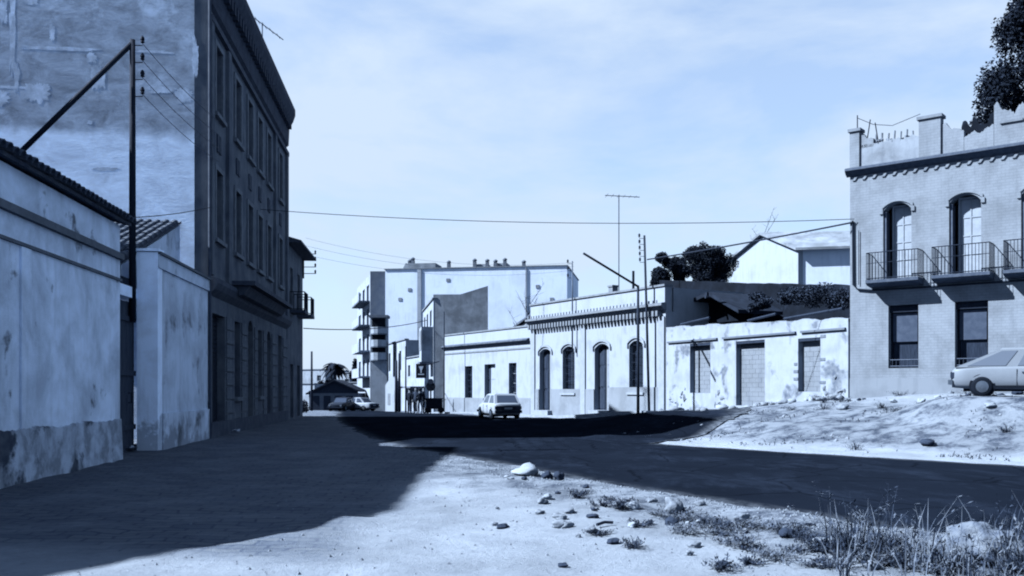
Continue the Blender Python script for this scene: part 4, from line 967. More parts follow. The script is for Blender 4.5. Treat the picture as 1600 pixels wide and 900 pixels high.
for z in (3.0, 6.0, 9.0, 11.8):
    MB().box(7.0, LT-.4, -1.3, -.003, z, z+.18).build('balcony_slab', M_SLATE if z > 8 else M_CREAM, tw); MB().box(7.0, LT-.4, -1.3, -1.15, z+.182, z+1.1).build('balcony_front', M_CREAM, tw)
we = (at(602, 600, 108).x-at(578.5, 600, 108).x)
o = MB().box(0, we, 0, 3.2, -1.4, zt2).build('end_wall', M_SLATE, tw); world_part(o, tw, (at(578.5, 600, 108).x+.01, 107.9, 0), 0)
for z in (5.0, 7.6, 10.0, 12.4):
    o = MB().box(we+.002, we+.3, .3, 1.4, z, z+.14).build('side_ledge', M_SLATE, tw); world_part(o, tw, (at(578.5, 600, 108).x+.01, 107.9, 0), 0)
# corner house with curved dark balconies below the tower
p = at(591, 600, 98); cb = thing('rounded_balcony_house', 'narrow white house front with stacked rounded balconies and dark openings', 'house', (p.x, 98, 0))
MB().box(-.85, .85, .4, 1.8, -1.2, EYE-(496-HV)/FPX*98).build('body', M_CREAM, cb)
for k, (va, vb) in enumerate(((497, 511), (521, 531), (541, 550))):
    za, zb = EYE-(vb-HV)/FPX*98, EYE-(va-HV)/FPX*98
    MB().box(-.7, .7, .3, .398, za, zb).build('balcony_opening', M_DARK, cb)
for k, (va, vb) in enumerate(((511, 521), (531, 541), (551, 562))):
    za, zb = EYE-(vb-HV)/FPX*98, EYE-(va-HV)/FPX*98
    prof = [(-.85, .39), (-.8, 0), (-.45, -.32), (0, -.42), (.45, -.32), (.8, 0), (.85, .39)]
    MB().prism(prof, za, zb, 'z').build('balcony_front', M_CREAM, cb); MB().prism([(a*1.06, b*1.06) for a, b in prof], za-.12, za-.002, 'z').build('balcony_slab', M_SLATE, cb)
MB().box(-1.0, 1.0, .0, 1.9, EYE-(496-HV)/FPX*98+.002, EYE-(492-HV)/FPX*98).build('roof_slab', M_SLATE, cb)
# shops between tower and corner house
FS = Face(at(604, 600, 104).x, 104, at(664, 600, 84).x-at(604, 600, 104).x, -20); LS = sqrt((at(664,600,84).x-at(604,600,104).x)**2+400)
s1h = house('shop_house', 'two storey white shop house with long awning line along the street', 'house', FS, LS*.55, 8, -1.2, 6.6, [(1.5, 2.6, 3.6, 5.6, 0), (4.5, 5.6, 3.6, 5.6, 0), (8, 9.1, 3.6, 5.6, 0), (2, 4, -.8, 1.8, 0), (7, 9, -.8, 1.8, 0)], M_CREAM)
FS2 = Face(*FS.w(LS*.55+.1)[:2], FS.dx, FS.dy)
s2h = house('shop_house', 'lower white shop with grey plastered front under the hanging sign', 'house', FS2, LS*.45-.3, 8, -1.0, 4.7, [(1.2, 2.3, 2.9, 4.0, 0), (1, 3.2, -.6, 1.6, 0), (5.0, 7.0, -.6, 1.6, 0)], M_CREAM)
MB().box(0, LS*.45-.4, -1.3, -.003, 1.75, 1.9).build('awning', M_SLATE, s2h)
p = at(658, 579, 76); sg = thing('hanging_sign', 'dark square hanging sign with white cup emblem on a wall arm', 'sign', (p.x, 76, 0), 0)
MB().box(-.42, .42, -.05, .05, p.z-.62, p.z+.55).build('board', M_CLOTHD, sg)
mb = MB(); mb.prism([(-.2, p.z+.35), (.2, p.z+.35), (.05, p.z), (.05, p.z-.2), (-.05, p.z-.2), (-.05, p.z)], -.06, -.052); mb.box(-.25, .25, -.06, -.052, p.z-.35, p.z-.27); mb.build('emblem', M_PAPER, sg)
MB().tube([(.42, 0, p.z+.5), (1.5, 0, p.z+.75)], .05, 6).build('arm', M_IRON, sg)
p = at(611, 600, 88); wk = thing('poster_wall', 'bright white free-standing wall with torn posters beside the far pavement', 'wall', (p.x, 88, far(88)))
MB().prism([(-.85, 0), (.85, 0), (.85, 2.9), (.3, 3.3), (-.2, 3.1), (-.85, 2.5)], 0, .4).build('wall', M_WHITE2, wk)
MB().box(-.5, -.1, -.012, -.001, .6, 1.7).build('poster', M_DTRIM, wk); MB().box(.15, .5, -.012, -.001, .9, 2.0).build('poster', M_CREAM, wk)
wk.rotation_euler.z = -.75
# dark shed, white blocks, palm and trees closing the street
p = at(483, 642, 108); q = at(560, 642, 108)
sd = thing('gabled_shed', 'dark low gabled shed at the far end of the street', 'shed', (p.x, 108, far(108)))
wd = q.x-p.x
MB().box(0, wd, 0, 5, 0, 2.0).build('wall', M_SLATE, sd)
mb = MB().prism([(-.3, 2.0), (wd*.52, 3.6), (wd*.52, 3.45), (-.3, 1.85)], -.5, 5.4); mb.prism([(wd*.52, 3.6), (wd+.2, 2.3), (wd+.2, 2.15), (wd*.52, 3.45)], -.5, 5.4); mb.build('roof', M_RUSTY, sd)
MB().prism([(.05, 2.002), (wd-.05, 2.002), (wd-.05, 2.28), (wd*.52, 3.44)], 0, .2).build('gable', M_WOOD, sd)
for k in range(4): MB().box(.4+k*1.3, 1.2+k*1.3, -.04, -.002, .1, 1.7).build('door', M_WOOD, sd)
for (u0, u1, v0, Y, lab) in ((466, 520, 578, 150, 'wide flat white building behind the far pole'), (522, 552, 583, 140, 'small square white house between palm and dark tree'), (545, 600, 598, 128, 'long low white house with one dark window beyond the parked cars'), (462, 500, 600, 125, 'low white wall-like house beside the dark bush')):
    a, b = at(u0, 640, Y), at(u1, 640, Y); z1 = EYE-(v0-HV)/FPX*Y
    F_ = Face(a.x, Y, 1, -.55); L_ = (b.x-a.x)
    house('white_house', lab, 'house', F_, L_, 6, -1.5, z1, [(L_*.7, L_*.7+.8, z1-1.8, z1-.9, 0)], M_CREAM, group='far white houses')
def palm(u, v, Y, label, seed):
    rnd = random.Random(seed); c = at(u, v, Y); t = thing('palm_tree', label, 'tree', (c.x, Y, far(Y)))
    h = c.z-far(Y); MB().tube([(0,0,-.2), (.1,0,h*.5), (0,0,h)], [.32, .24, .22], 8).build('trunk', M_BARK, t)
    mb = MB()
    for k in range(46):
        a = rnd.uniform(0, 6.28); L_ = rnd.uniform(1.3, 2.2); up = rnd.uniform(-.2, 1.1); prev = None
        for j in range(9):
            f = j/8; p_ = Vector((cos(a)*L_*f, sin(a)*L_*f, h+up*L_*f*.9-1.3*L_*f*f*.7)); w = Vector((-sin(a), cos(a), 0))*.42*sin(pi*min(1, f*.9+.1))
            if prev: mb.add([prev[0], prev[0]+prev[1]-Vector((0,0,.1)), p_+w-Vector((0,0,.1)), p_], [(0,1,2,3)]); mb.add([prev[0], prev[0]-prev[1]-Vector((0,0,.1)), p_-w-Vector((0,0,.1)), p_], [(3,2,1,0)])
            prev = (p_, w)
    mb.build('crown', M_LEAF, t, recalc=False); return t
palm(523, 572, 134, 'shaggy palm behind the dark gabled shed', 2)
p = at(553, 575, 132); cl = [((random.uniform(-.5,.5), random.uniform(-.5,.5), z), (.75-.06*z, .7, .8)) for z in (1.5, 2.3, 3.1, 3.9, 4.8, 5.6, 6.4)]
tree('far_tree', 'dark columnar tree beside the stair tower balconies', 'tree', (p.x, 132, far(132)), 5, .2, cl, 2600, .16, 40)
p = at(512, 590, 136); cl = [((random.uniform(-1.6,1.6), random.uniform(-1,1), random.uniform(2.4, 4.2)), (.9, .8, .7)) for _ in range(7)]
tree('far_tree', 'low spreading dark tree under the palm', 'tree', (p.x, 136, far(136)), 2.6, .2, cl, 2200, .16, 41)
p = at(471, 634, 66); cl = [((random.uniform(-.45,.45), random.uniform(-.5,.5), random.uniform(.2,.75)), (.4, .4, .32)) for _ in range(8)]
tree('bush', 'low dark round bush past the dark eaved house', 'bush', (p.x, 66, far(66)), .5, .05, cl, 1500, .07, 42)

# ------------------------------------------------------------------ poles, wires, aerials
def pole(label, base, h, r=.11, ins=0, side=1, arms=True, name='utility_pole', step=.45, strut=None, lean=0., group='line poles', first=.15, m=M_POST):
    t = thing(name, label, 'pole', base, 0, group)
    MB().tube([(0,0,-.5), (lean*.5,0,h*.5), (lean,0,h)], [r, r*.9, r*.75], 10).build('post', m, t, True)
    for k in range(ins):
        z = h-first-step*k; x = lean*z/h
        MB().tube([(x, 0, z), (x+side*.26, 0, z), (x+side*.26, 0, z+.08)], .014, 5).build('insulator_arm', M_IRON, t)
        MB().lathe([(.02, 0), (.055, .02), (.04, .07), (.06, .09), (.045, .15), (.015, .19)], (x+side*.26, 0, z+.06), 8).build('insulator', M_PORC, t)
    if strut: MB().tube([Vector(s_)-Vector(base) for s_ in strut], r*.72, 8).build('strut', m, t, True)
    return t
# near pole with raking strut
pb = at(207, 455, 24.0); pt = at(206, 62, 24.0)
se = at(32, 238, 22.6)
np_ = pole('tall thin dark pole with raking strut before the mottled gable', (pb.x, 24.0, 3.9), pt.z-3.9, .09, 4, 1, step=.44, strut=[pt-Vector((0,0,.1)), se])
# wooden line poles on the right
b = at(997, 641, 43.5); tz = at(997, 446, 43.5).z
gz = H(b.x, 43.5)
st = at(912, 396, 41.6)
pole('bent black pole with long raking strut before the ornate house window', (b.x, 43.5, gz), tz-gz, .075, 0, strut=[(b.x, 43.5, tz-.05), st], name='strut_pole')
b = at(1017, 640, 46.2); tz = at(1014, 366, 46.2).z; gz = H(*FC.w(FC.s(1022), .25)[:2]); bp = FC.w(FC.s(1022), .3)
pole('line pole with five insulators at the right end of the ornate house', (bp[0], bp[1], gz), tz-gz, .07, 5, -1, step=.3, lean=-.25)
bp = FC.w(FC.s(900), .25); gz = H(bp[0], bp[1])+4.2; tz = EYE-(408-HV)/FPX*bp[1]
pole('short iron line mast on the front of the ornate house', (bp[0], bp[1], gz), tz-gz, .045, 3, -1, step=.4, m=M_IRONL)
for (u, v, Y, lab, r) in ((487, 549, 95, 'lone wooden pole before the dark gabled shed', .13), (619, 563, 80, 'thick paired pole beside the poster wall', .14), (624, 552, 80, 'second thick pole of the pair by the poster wall', .12), (634, 541, 74, 'slim dark pole behind the standing people', .07), (694, 487, 64.5, 'slim grey lamp pole at the corner house', .05)):
    c = at(u, v, Y); z0 = far(Y) if u < 690 else H(c.x, Y); pole(lab, (c.x, Y, z0), c.z-z0, r)
# round traffic sign on post by the people
c = at(673, 604, 66); t = thing('traffic_sign', 'dark round sign on a short post beside the standing people', 'sign', (c.x, 66, far(66)))
MB().tube([(0,0,-.2), (0,0,c.z-far(66)+.3)], .06, 8).build('post', M_IRON, t)
MB().tube([(0,-.06,c.z-far(66)), (0,-.02,c.z-far(66))], .34, 16).build('disc', M_CLOTHD, t); MB().tube([(0,-.075,c.z-far(66)+.36), (0,-.02,c.z-far(66)+.36)], .2, 12).build('plate', M_CLOTHM, t)
def cable(label, a, b, sag, r=.018, m=M_CABLE, group=None, n=14):
    a, b = Vector(a), Vector(b)
    pts = [a.lerp(b, i/n) - Vector((0, 0, sag*4*(i/n)*(1-i/n))) for i in range(n+1)]
    return tag(MB().tube(pts, r, 5).build('overhead_cable', m), label, 'cable', group)
pA = at(400, 327, 40); pB = Vector(FD.w(.12, .1, FD.z(1335, 347)))
MB_ = pB
cable('long thin cable crossing the street from tall building to brick house', (STREET(40)+.05, 40, at(400, 327, 40).z), FD.w(.2, .1, FD.z(1335, 343)), .35, .014, M_CABLE)
cable('thick short cable from line pole to brick house corner', (FC.w(FC.s(1022), .3)[0]-.1, FC.w(FC.s(1022), .3)[1], EYE-(404-HV)/FPX*46.2), FD.w(.12, .1, FD.z(1335, 348)), .05, .035)
cable('cable crossing the far street from eaved house to stucco house', (STREET(54.6)+.1, 54.6, at(466, 513, 54.6).z), at(668, 500, 80), .35, .03)
for k, v in enumerate((80, 120, 145, 168)):
    a = pt + Vector((.28, 0, -.1-.44*k))
    cable(('topmost', 'second highest', 'third highest', 'lowest')[k]+' thin wire from the strut pole insulators past the mottled gable', a, (STREET(32)+.3, 31.0, 10.6-.45*k), .12, .009, M_CABLEL, 'wires from the strut pole')
for k, (va, vb) in enumerate(((372, 400), (384, 412), (398, 425))):
    cable(('upper', 'middle', 'lower')[k]+' faint wire from eaves bracket towards the ornate house mast', at(478, va, 55), at(897, 410+k*6, 55.5), .7, .007, M_CABLEL, 'faint wires over the street')
p = at(205, 338, 27); cable('thin wire at the tiled lean-to roof running to the tall building', at(205, 340, 24.1), (STREET(30.3)+.08, 30.3, EYE-(325-HV)/FPX*30.4), .05, .012)
def aerial(label, base, h, w, ang, el=6, r=.02, tilt=0.):
    t = thing('tv_aerial', label, 'aerial', base, ang, 'television aerials')
    MB().tube([(0,0,-.1), (0,0,h)], r, 6).build('mast', M_IRONL, t)
    b = MB().tube([(-w*.4, 0, h-.05-tilt*w*.4), (w*.6, 0, h-.05+tilt*w*.6)], r*.8, 6).build('boom', M_IRONL, t)
    for k in range(el): x = -w*.4+w*(k+.3)/el; MB().tube([(x, -.5+.04*k, h-.05+tilt*x), (x, .5-.04*k, h-.05+tilt*x)], r*.4, 4).build('element', M_IRONL, b)
    return t
p = at(978, 390, 50); aerial('tall television aerial on the ornate house roof', (p.x, 50+3.3, 5.5), at(978, 305, 53.3).z-5.5, 2.0, .05, 6, .03, -.04)
p = FB.w(14.7, -.7); aerial('television aerial on the tall building roof edge', (p[0], p[1], 15.7), at(411, 36, p[1]).z-15.7, 1.7, 0., 5, .03, -.75)
# street lamp over the corner house parapet
p = at(886, 458, 52)

# ------------------------------------------------------------------ cars
def car(name, label, loc, rz, m, S, group=None, fast=False):
    """nose towards local +y, y=0 middle. S: length, width, height and profile"""
    t = thing(name, label, 'car', loc, rz, group); L, W, Hh = S['L'], S['W'], S['H']; hw = W/2
    belt, sill = S.get('belt', .86), .22
    st = S['st']                                           # stations: (f along length 0=rear..1=nose, top z, width factor)
    mb = MB(); vs_ = []; ring = 12
    for f, zt_, wf in st:
        y = (f-.5)*L; w = hw*wf; zb = sill+.06*(abs(f-.5)*2)**6
        half = [(w*.90, zb), (w*.985, zb+.12), (w, .50), (w*.985, min(zt_, belt)-.08), (w*.94, zt_-.02), (w*.6, zt_+.015)]
        pts = half + [(-x, z) for x, z in half[::-1]]
        vs_ += [(x, y, z) for x, z in pts]
    n = len(st)
    mb.add(vs_, [(i*ring+k, i*ring+(k+1) % ring, (i+1)*ring+(k+1) % ring, (i+1)*ring+k) for i in range(n-1) for k in range(ring)] + [tuple(range(ring))[::-1], tuple(range((n-1)*ring, n*ring))])
    body = mb.build('body', m, t, True)
    y0, y1, y2, y3 = [(f-.5)*L for f in S['gh']]           # greenhouse: rear base, rear top, front top, front base
    bz = belt-.02; tw_ = hw*.80; bw = hw*.93
    g = MB(); rz_ = Hh
    v8 = [(-bw, y0, bz), (bw, y0, bz), (tw_, y1, rz_-.05), (-tw_, y1, rz_-.05), (tw_, y2, rz_-.05), (-tw_, y2, rz_-.05), (bw, y3, bz), (-bw, y3, bz),
          (tw_*.8, y1+.05, rz_), (-tw_*.8, y1+.05, rz_), (tw_*.8, y2-.08, rz_), (-tw_*.8, y2-.08, rz_)]
    g.add(v8, [(0,1,2,3), (3,2,8,9), (9,8,10,11), (11,10,4,5), (5,4,6,7), (1,6,4,2), (2,4,10,8), (0,3,5,7), (3,9,11,5)]); g.build('cabin', m, t, False)
    def pane(name, q, ins, off):
        q = [Vector(p_) for p_ in q]; c = sum(q, Vector())/len(q); nrm = (q[1]-q[0]).cross(q[2]-q[0]).normalized()
        if nrm.dot(c-Vector((0, 0, .6))) < 0: nrm = -nrm
        qq = [c+(p_-c)*ins + nrm*off for p_ in q]; q2 = [p_-nrm*.02 for p_ in qq]; k = len(q)
        MB().add(qq+q2, [tuple(range(k)), tuple(range(k, 2*k))[::-1]]+[(i, (i+1) % k, k+(i+1) % k, k+i) for i in range(k)]).build(name, S.get('glass', M_CARGL), t)
    pane('rear_window', [v8[0], v8[1], v8[2], v8[3]], .80, .012); pane('windscreen', [v8[6], v8[7], v8[5], v8[4]], .84, .012)
    for sx in (1, -1):
        A, B, C_, D_ = (sx*bw, y0, bz), (sx*tw_, y1, rz_-.05), (sx*tw_, y2, rz_-.05), (sx*bw, y3, bz)
        l = lambda p_, q_, f: tuple(a+(b_-a)*f for a, b_ in zip(p_, q_))
        for f0, f1 in ((.06, .46), (.52, .95)): pane('side_window', [l(A, D_, f0), l(A, D_, f1), l(B, C_, f1), l(B, C_, f0)], .84, .012)
        for yy in (S['wb'][0], S['wb'][1]):
            y = (yy-.5)*L; wx = sx*(hw-.16)
            MB().tube([(wx+sx*.135, y, .32), (wx+sx*.152, y, .32)], .345, 20).build('wheel_arch', M_RUBBER, t)
            wl_ = MB(); wl_.lathe([(.18, -.085), (.27, -.09), (.30, -.05), (.30, .05), (.27, .09), (.18, .085)], (0,0,0), 20); wh_ = wl_.build('wheel', M_RUBBER, t, True, loc=(wx+sx*.09, y, .30), rot=(0, pi/2, 0))
            MB().lathe([(.03, .088*sx-.02), (.17, .088*sx-.01), (.17, .088*sx+.008), (.05, .088*sx+.02)], (0,0,0), 16).build('hubcap', M_CHROME, wh_)
        MB().box(sx*hw*.74-.17, sx*hw*.74+.17, -L/2-.04, -L/2+.06, .56, .72).build('rear_light', M_LAMP, t)
        MB().tube([(sx*hw*.72, L/2-.05, .60), (sx*hw*.72, L/2+.03, .60)], .1, 14).build('headlight', M_CHROME, t)
    MB().box(-hw*.97, hw*.97, -L/2-.10, -L/2+.02, .36, .50).build('rear_bumper', S.get('bump', M_IRON), t); MB().box(-hw*.97, hw*.97, L/2-.02, L/2+.10, .36, .48).build('front_bumper', S.get('bump', M_IRON), t)
    MB().box(-hw*.86, hw*.86, -L/2-.022, -L/2+.02, .505, .74).build('tail_panel', M_IRON, t)
    MB().box(-.22, .22, -L/2-.035, -L/2-.024, .55, .66).build('number_plate', M_PLATE, t)
    MB().box(-hw*.8, hw*.8, -L/2+.3, L/2-.3, .16, .25).build('underbody', M_RUBBER, t)
    for sx in (1, -1):
        for f in (.40, .62): MB().box(sx*hw-.012, sx*hw+.003, (f-.5)*L-.006, (f-.5)*L+.006, .34, .80).build('door_seam', M_RUBBER, t)
        MB().box(sx*hw-.012, sx*hw+.02, (.43-.5)*L, (.43-.5)*L+.14, .70, .73).build('door_handle', M_CHROME, t)
        MB().box(sx*hw-.03, sx*hw+.006, -.30*L, .29*L, .24, .33).build('sill', M_RUBBER, t)
    return t
HATCH = dict(L=3.7, W=1.56, H=1.40, belt=.88, wb=(.2, .82), gh=(.035, .15, .56, .74),
    st=[(0, .80, .90), (.02, .88, .96), (.08, .90, .99), (.3, .90, 1), (.6, .90, 1), (.74, .89, .99), (.88, .80, .97), (.97, .72, .93), (1, .62, .86)])
SEDAN = dict(L=4.2, W=1.64, H=1.40, belt=.88, wb=(.19, .82), gh=(.17, .30, .56, .70),
    st=[(0, .76, .90), (.02, .84, .96), (.1, .86, .99), (.2, .88, 1), (.6, .90, 1), (.72, .89, .99), (.86, .82, .97), (.97, .74, .93), (1, .64, .86)])
M_CARGP = glass('pale_car_glass', .13, .1)
FASTB = dict(SEDAN, glass=M_CARGP, gh=(.02, .30, .58, .72), bump=M_CHROME, H=1.42)
p = at(783, 655, 50.5); car('parked_car', 'white hatchback seen from behind, parked before the plain corner house', (p.x-.15, 52.0, .0), radians(17), M_CARW, HATCH)
p = at(1568, 622, 27.2); gz = H(p.x+.75, 27.0); car('parked_car', 'pale fastback car on the raised ground before the brick house', (p.x+.75, 27.0, gz-.01), radians(-118), M_CARP, FASTB)
p = at(559, 643, 96); car('parked_car', 'light saloon parked across the far end of the street', (p.x, 96, far(96)), radians(62), M_CARW, SEDAN, 'far parked cars')
p = at(538, 643, 95); car('parked_car', 'dark saloon parked nose out beside the far light saloon', (p.x, 94, far(94)), radians(170), M_CARD, SEDAN, 'far parked cars')

# ------------------------------------------------------------------ people
def person(label, loc, rz, h, ms, arm=0, seed=0):
    """one continuous skinned body; clothing by material zones. ms: trousers, jacket"""
    k = h/1.75; V = []; R = []; E = []
    def j(p_, r, par=None):
        V.append(tuple(c*k for c in p_)); R.append(r*k); i = len(V)-1
        if par is not None: E.append((par, i))
        return i
    pel = j((0, 0, .95), .135); sp_ = j((0, .01, 1.15), .13, pel); cst = j((0, 0, 1.36), .155, sp_); nk = j((0, .01, 1.50), .06, cst); hd0 = j((0, -.005, 1.60), .085, nk); hd = j((0, -.01, 1.70), .095, hd0); j((0, 0, 1.76), .06, hd)
    j((0, -.105, 1.635), .016, hd0)                        # nose
    for s in (1, -1):
        hp = j((s*.09, 0, .88), .10, pel); kn = j((s*(.10+.01*seed), -.03*(s if seed % 2 else -s), .48), .065, hp); an = j((s*.11, .03, .09), .042, kn); j((s*.13, -.13, .035), .036, an); 
        shd = j((s*.19, 0, 1.41), .062, cst); bend = arm if s == 1 else 0
        el = j((s*.25, .02, 1.13), .044, shd); wr = j((s*.24, -.08-.16*bend, .90+.2*bend), .03, el) if True else 0
        pa = j((s*.24, -.10-.2*bend, .83+.22*bend), .034, wr)
        for f in range(4): a_ = (f-1.5)*.02; m_ = j((s*.24, -.10+a_-.24*bend, .77+.01*abs(f-1)+.23*bend), .009, pa); j((s*.235, -.115+a_-.24*bend, .735+.012*abs(f-1)+.23*bend), .008, m_)
        th = j((s*.215, -.135-.2*bend, .80+.22*bend), .010, pa)
    me = bpy.data.meshes.new('person'); me.from_pydata(V, E, [])
    for m_ in (ms[0], ms[1], M_SKIN): me.materials.append(m_)
    o = link('person', me, None, loc, (0, 0, rz))
    sk = o.modifiers.new('skin', 'SKIN'); me.skin_vertices[0].data[0].use_root = True
    for i, r in enumerate(R): me.skin_vertices[0].data[i].radius = (r, r)
    sb_ = o.modifiers.new('sub', 'SUBSURF'); sb_.levels = sb_.render_levels = 1
    dg = bpy.context.evaluated_depsgraph_get(); nm = bpy.data.meshes.new_from_object(o.evaluated_get(dg)); o.modifiers.clear(); o.data = nm
    nm.materials.clear()
    for m_ in (ms[0], ms[1], M_SKIN): nm.materials.append(m_)
    for pl in nm.polygons:
        z = pl.center.z/k; x = abs(pl.center.x)/k; pl.use_smooth = True
        pl.material_index = 2 if (z > 1.5 or (x > .19 and z < .92 + .2*arm and z > .7)) else (1 if z > .93 or x > .2 else 0)
    zmin = min(v.co.z for v in nm.vertices); o.location.z -= zmin
    hr = MB(); hr.rock((0, .018*k, 1.735*k), .098*k, seed, 2, .12, 1.0); 
    hb = hr.build('hair', M_HAIR, o, True)
    for e_x in (1, -1): 
        MB().rock((e_x*.033*k, -.098*k, 1.665*k), .011*k, 3, 1, .05, 1).build('eye', M_HAIR, o); MB().rock((e_x*.098*k, 0, 1.65*k), .025*k, 4, 1, .1, 1.2).build('ear', M_SKIN, o)
    MB().box(-.025*k, .025*k, -.100*k, -.09*k, 1.585*k, 1.592*k).build('mouth', M_CLOTHM, o)
    return tag(o, label, 'person', 'people talking on the corner')
for (u, Y, rz, h, ms, arm, lab) in ((640, 62.0, 2.6, 1.66, (M_CLOTHD, M_CLOTHD), 0, 'person in all dark clothes at the outer side of the talking group'), (650, 63.0, -.4, 1.74, (M_CLOTHD, M_CLOTHM), 1, 'person in grey jacket with raised arm among the talking group'),
     (656, 61.6, 3.4, 1.62, (M_CLOTHL, M_CLOTHD), 0, 'person in pale trousers and dark jacket in the talking group'), (662, 63.4, 1.5, 1.80, (M_CLOTHD, M_CLOTHD), 0, 'tallest dark clothed person beside the round sign post')):
    c = at(u, 648, Y); person(lab, (c.x, Y, max(H(c.x, Y), far(Y))+.02), rz, h, ms, arm, u % 7)
c = at(678, 640, 63.6); t = thing('dark_cart', 'dark boxy handcart standing beside the talking people', 'cart', (c.x, 63.6, max(H(c.x, 63.6), 0)), .15)
MB().box(-.55, .55, -.35, .35, .3, .98).build('box', M_CLOTHD, t); MB().box(-.6, .6, -.4, .4, .982, 1.04).build('lid', M_CLOTHM, t)
for sx in (-.45, .45): MB().tube([(sx, -.40, .22), (sx, -.36, .22)], .22, 14).build('wheel', M_RUBBER, t)
MB().tube([(.55, 0, .8), (.85, 0, .95)], .02, 6).build('handle', M_IRON, t)

# ------------------------------------------------------------------ foreground rubble and weeds
def gpt(u, v, z=0.):
    Y = (EYE-z)*FPX/(v-HV)
    for _ in range(4):
        X = (u-CU)/FPX*Y; Y = (EYE-H(X, Y))*FPX/(v-HV)
    return ((u-CU)/FPX*Y, Y)
def rock(name, label, u, v, r, m, seed, group, flat=.7, sub=3, rough=.4, sink=.25):
    x, y = gpt(u, v); o = MB().rock((0,0,0), r, seed, sub+1 if sub < 3 else sub, rough, flat).build(name, m, smooth=True, loc=(x, y, H(x, y)+r*flat*(1-sink)*.8), rot=(0, 0, seed*1.3)); return tag(o, label, 'rock', group)
rock('boulder', 'big pale rounded boulder among tall dry grass at the roadside', 1532, 874, .36, mat('dull_boulder', .2, .11, 7, .95, .8), 4, None, .72, 4, .38, .55)
rock('boulder', 'dark upright stone at the road edge among low weeds', 1052, 803, .13, M_STONE, 12, None, 1.0)
rock('rubble_stone', 'white angular block lying at the road edge', 822, 743, .22, M_STONEL, 15, 'stones along the road edge', .55, 2, .5)
for (u, v, r, sd_, lab) in ((855, 747, .10, 2, 'small black lump right beside the white block'), (874, 750, .13, 6, 'larger black lump beyond the white block along the kerbless edge')):
    rock('rubble_stone', lab, u, v, r, M_STONED, sd_, 'stones along the road edge')
rnd = random.Random(11)
for k in range(70):
    u = rnd.uniform(760, 1580); base = 728+(u-740)*.155; v = base + abs(rnd.gauss(0, 42))+8
    if v > 893: continue
    mc, wd_ = rnd.choice([(M_STONE, 'grey'), (M_STONE, 'grey'), (M_STONEL, 'pale'), (M_STONED, 'black')])
    rock('loose_stone', 'small %s loose stone lying on the sunlit dusty verge beside the road' % wd_, u, v, rnd.uniform(.03, .085), mc, 50+k, 'small stones on the verge', .6, 2)
for k in range(44):
    u = rnd.uniform(1190, 1590); v = rnd.uniform(640, 690)
    if gpt(u, v)[0] < lerp_tab(FAR, gpt(u, v)[1])+.6: continue
    mc, wd_ = rnd.choice([(M_STONE, 'grey'), (M_STONEL, 'pale'), (M_STONED, 'black')])
    rock('bank_stone', '%s rubble lump lying on the rough bank below the brick house' % wd_, u, v, rnd.uniform(.06, .2), mc, 90+k, 'rubble on the far bank', .6, 2)
# grit: too many to count
mb = MB()
for k in range(7000):
    y = 7.5+rnd.random()**1.4*17; x = rnd.uniform(-4, 9) if k % 2 else lerp_tab(NEAR, y)-abs(rnd.gauss(0, .9))
    if lerp_tab(NEAR, y)-.1 < x < lerp_tab(FAR, y): continue
    d = lerp_tab(NEAR, y)-x
    if rnd.random() < ss(1.0, 5, d)*.75: continue
    s = rnd.uniform(.008, .03); z = H(x, y); a = rnd.uniform(0, 6)
    mb.add([(x+s*cos(a+t), y+s*sin(a+t)*.8, z-.004) for t in (0, 1.7, 3.1, 4.7)]+[(x+s*.2, y, z+s*.8)], [(0,1,4), (1,2,4), (2,3,4), (3,0,4)])
struct(mb.build('grit', M_STONE), 'stuff')
mb = MB(); scr = MB()
for k in range(9000):
    y = rnd.uniform(17, 38); d = abs(rnd.gauss(4, 3.2)); x = lerp_tab(FAR, y)+.9+d*1.4
    if FM.dx*(y-FM.oy)-FM.dy*(x-FM.ox) < .3 and y > 35: continue
    if x > 17.5 or (x-12.75)*1+(y-35)*1.2 > -.4 and x > 12: continue
    cl_ = noise.noise(Vector((x*.5, y*.8, 21)))
    if rnd.random() > -.05+1.6*cl_: continue
    z = H(x, y); a = rnd.uniform(0, 6)
    if k % 3 == 0:
        s = rnd.choice([.02, .03, .03, .05, .09])*rnd.uniform(.7, 1.2)
        mb.add([(x+s*cos(a+t), y+s*sin(a+t)*.8, z-.01) for t in (0, 1.7, 3.1, 4.7)]+[(x+s*.2, y, z+s*.7), (x-s*.3, y+s*.2, z+s*.55)], [(0,1,4), (1,5,4), (1,2,5), (2,3,5), (3,0,4), (3,4,5)])
    else:
        hh = rnd.uniform(.03, .11)
        for q in range(3):
            a2 = a+q*2.1; t = Vector((cos(a2)*hh*.6, sin(a2)*hh*.6, hh)); w = Vector((-sin(a2), cos(a2), 0))*.007; p_ = Vector((x, y, z-.01))
            scr.add([p_-w, p_+w, p_+t*.6+w, p_+t, p_+t*.6-w], [(0,1,2,3,4)])
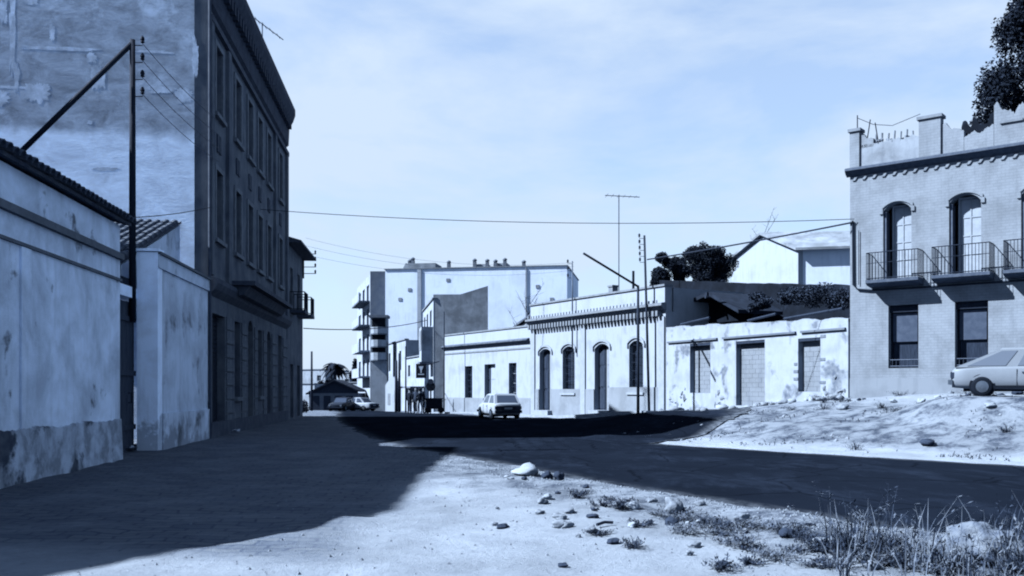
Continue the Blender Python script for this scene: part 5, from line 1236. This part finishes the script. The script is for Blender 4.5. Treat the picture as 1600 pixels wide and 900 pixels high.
struct(mb.build('bank_grit', M_STONE), 'stuff'); struct(scr.build('bank_scrub', M_DRYD, recalc=False), 'stuff')
# litter sticks
for k, (u, v, ln, lab) in enumerate(((945, 823, .22, 'short dark stick on the dusty ground before the low weeds'), (1240, 826, .5, 'dark plank lying beside the roadside weeds'))):
    x, y = gpt(u, v); a = .5 if k == 0 else .1
    tag(MB().tube([(-ln/2*cos(a), -ln/2*sin(a), .03), (0, .02, .05), (ln/2*cos(a), ln/2*sin(a), .04)], .018, 6).build('stick', M_WOOD, loc=(x, y, H(x, y))), lab, 'stick')
W_LOW = 'low tangled %s weed clump spreading on the dusty verge along the road'
W_TALL = 'tall %s grass tuft at the roadside near the big pale boulder'
for k in range(105):
    u = rnd.uniform(900, 1560) if k < 60 else rnd.uniform(1080, 1600); base = 735+(u-740)*.155; v = base+6+abs(rnd.gauss(0, 30))+(u > 1000)*8
    if v > 895: continue
    mc, wd_ = rnd.choice([(M_DRYD, 'dark'), (M_DRYD, 'dark'), (M_DRY, 'dry')])
    x, y = gpt(u, v); weed('weed_clump', W_LOW % wd_, 'weed', (x, y, H(x, y)), rnd.uniform(.04, .13), rnd.uniform(.15, .4), 34, 200+k, mc, 'weeds on the verge', True)
for k in range(64):
    u = rnd.uniform(1290, 1640); v = rnd.uniform(835, 905)+(u-1340)*.1
    mc, wd_ = rnd.choice([(M_DRY, 'dry pale'), (M_DRY, 'dry pale'), (M_DRYD, 'dark')])
    x, y = gpt(u, max(v, 830)); weed('grass_tuft', W_TALL % wd_, 'grass', (x, y, H(x, y)-.02), rnd.uniform(.25, .85), rnd.uniform(.25, .7), 10, 300+k, mc, 'tall roadside grass')
for k in range(40):
    u = rnd.uniform(1200, 1598); v = rnd.uniform(640, 684); x, y = gpt(u, v)
    if x < lerp_tab(FAR, y)+1.6: continue
    weed('bank_weed', 'dark low weed clump on the rough bank below the brick house', 'weed', (x, y, H(x, y)), rnd.uniform(.15, .35), rnd.uniform(.3, .7), 40, 400+k, M_DRYD, 'weeds on the far bank', True)
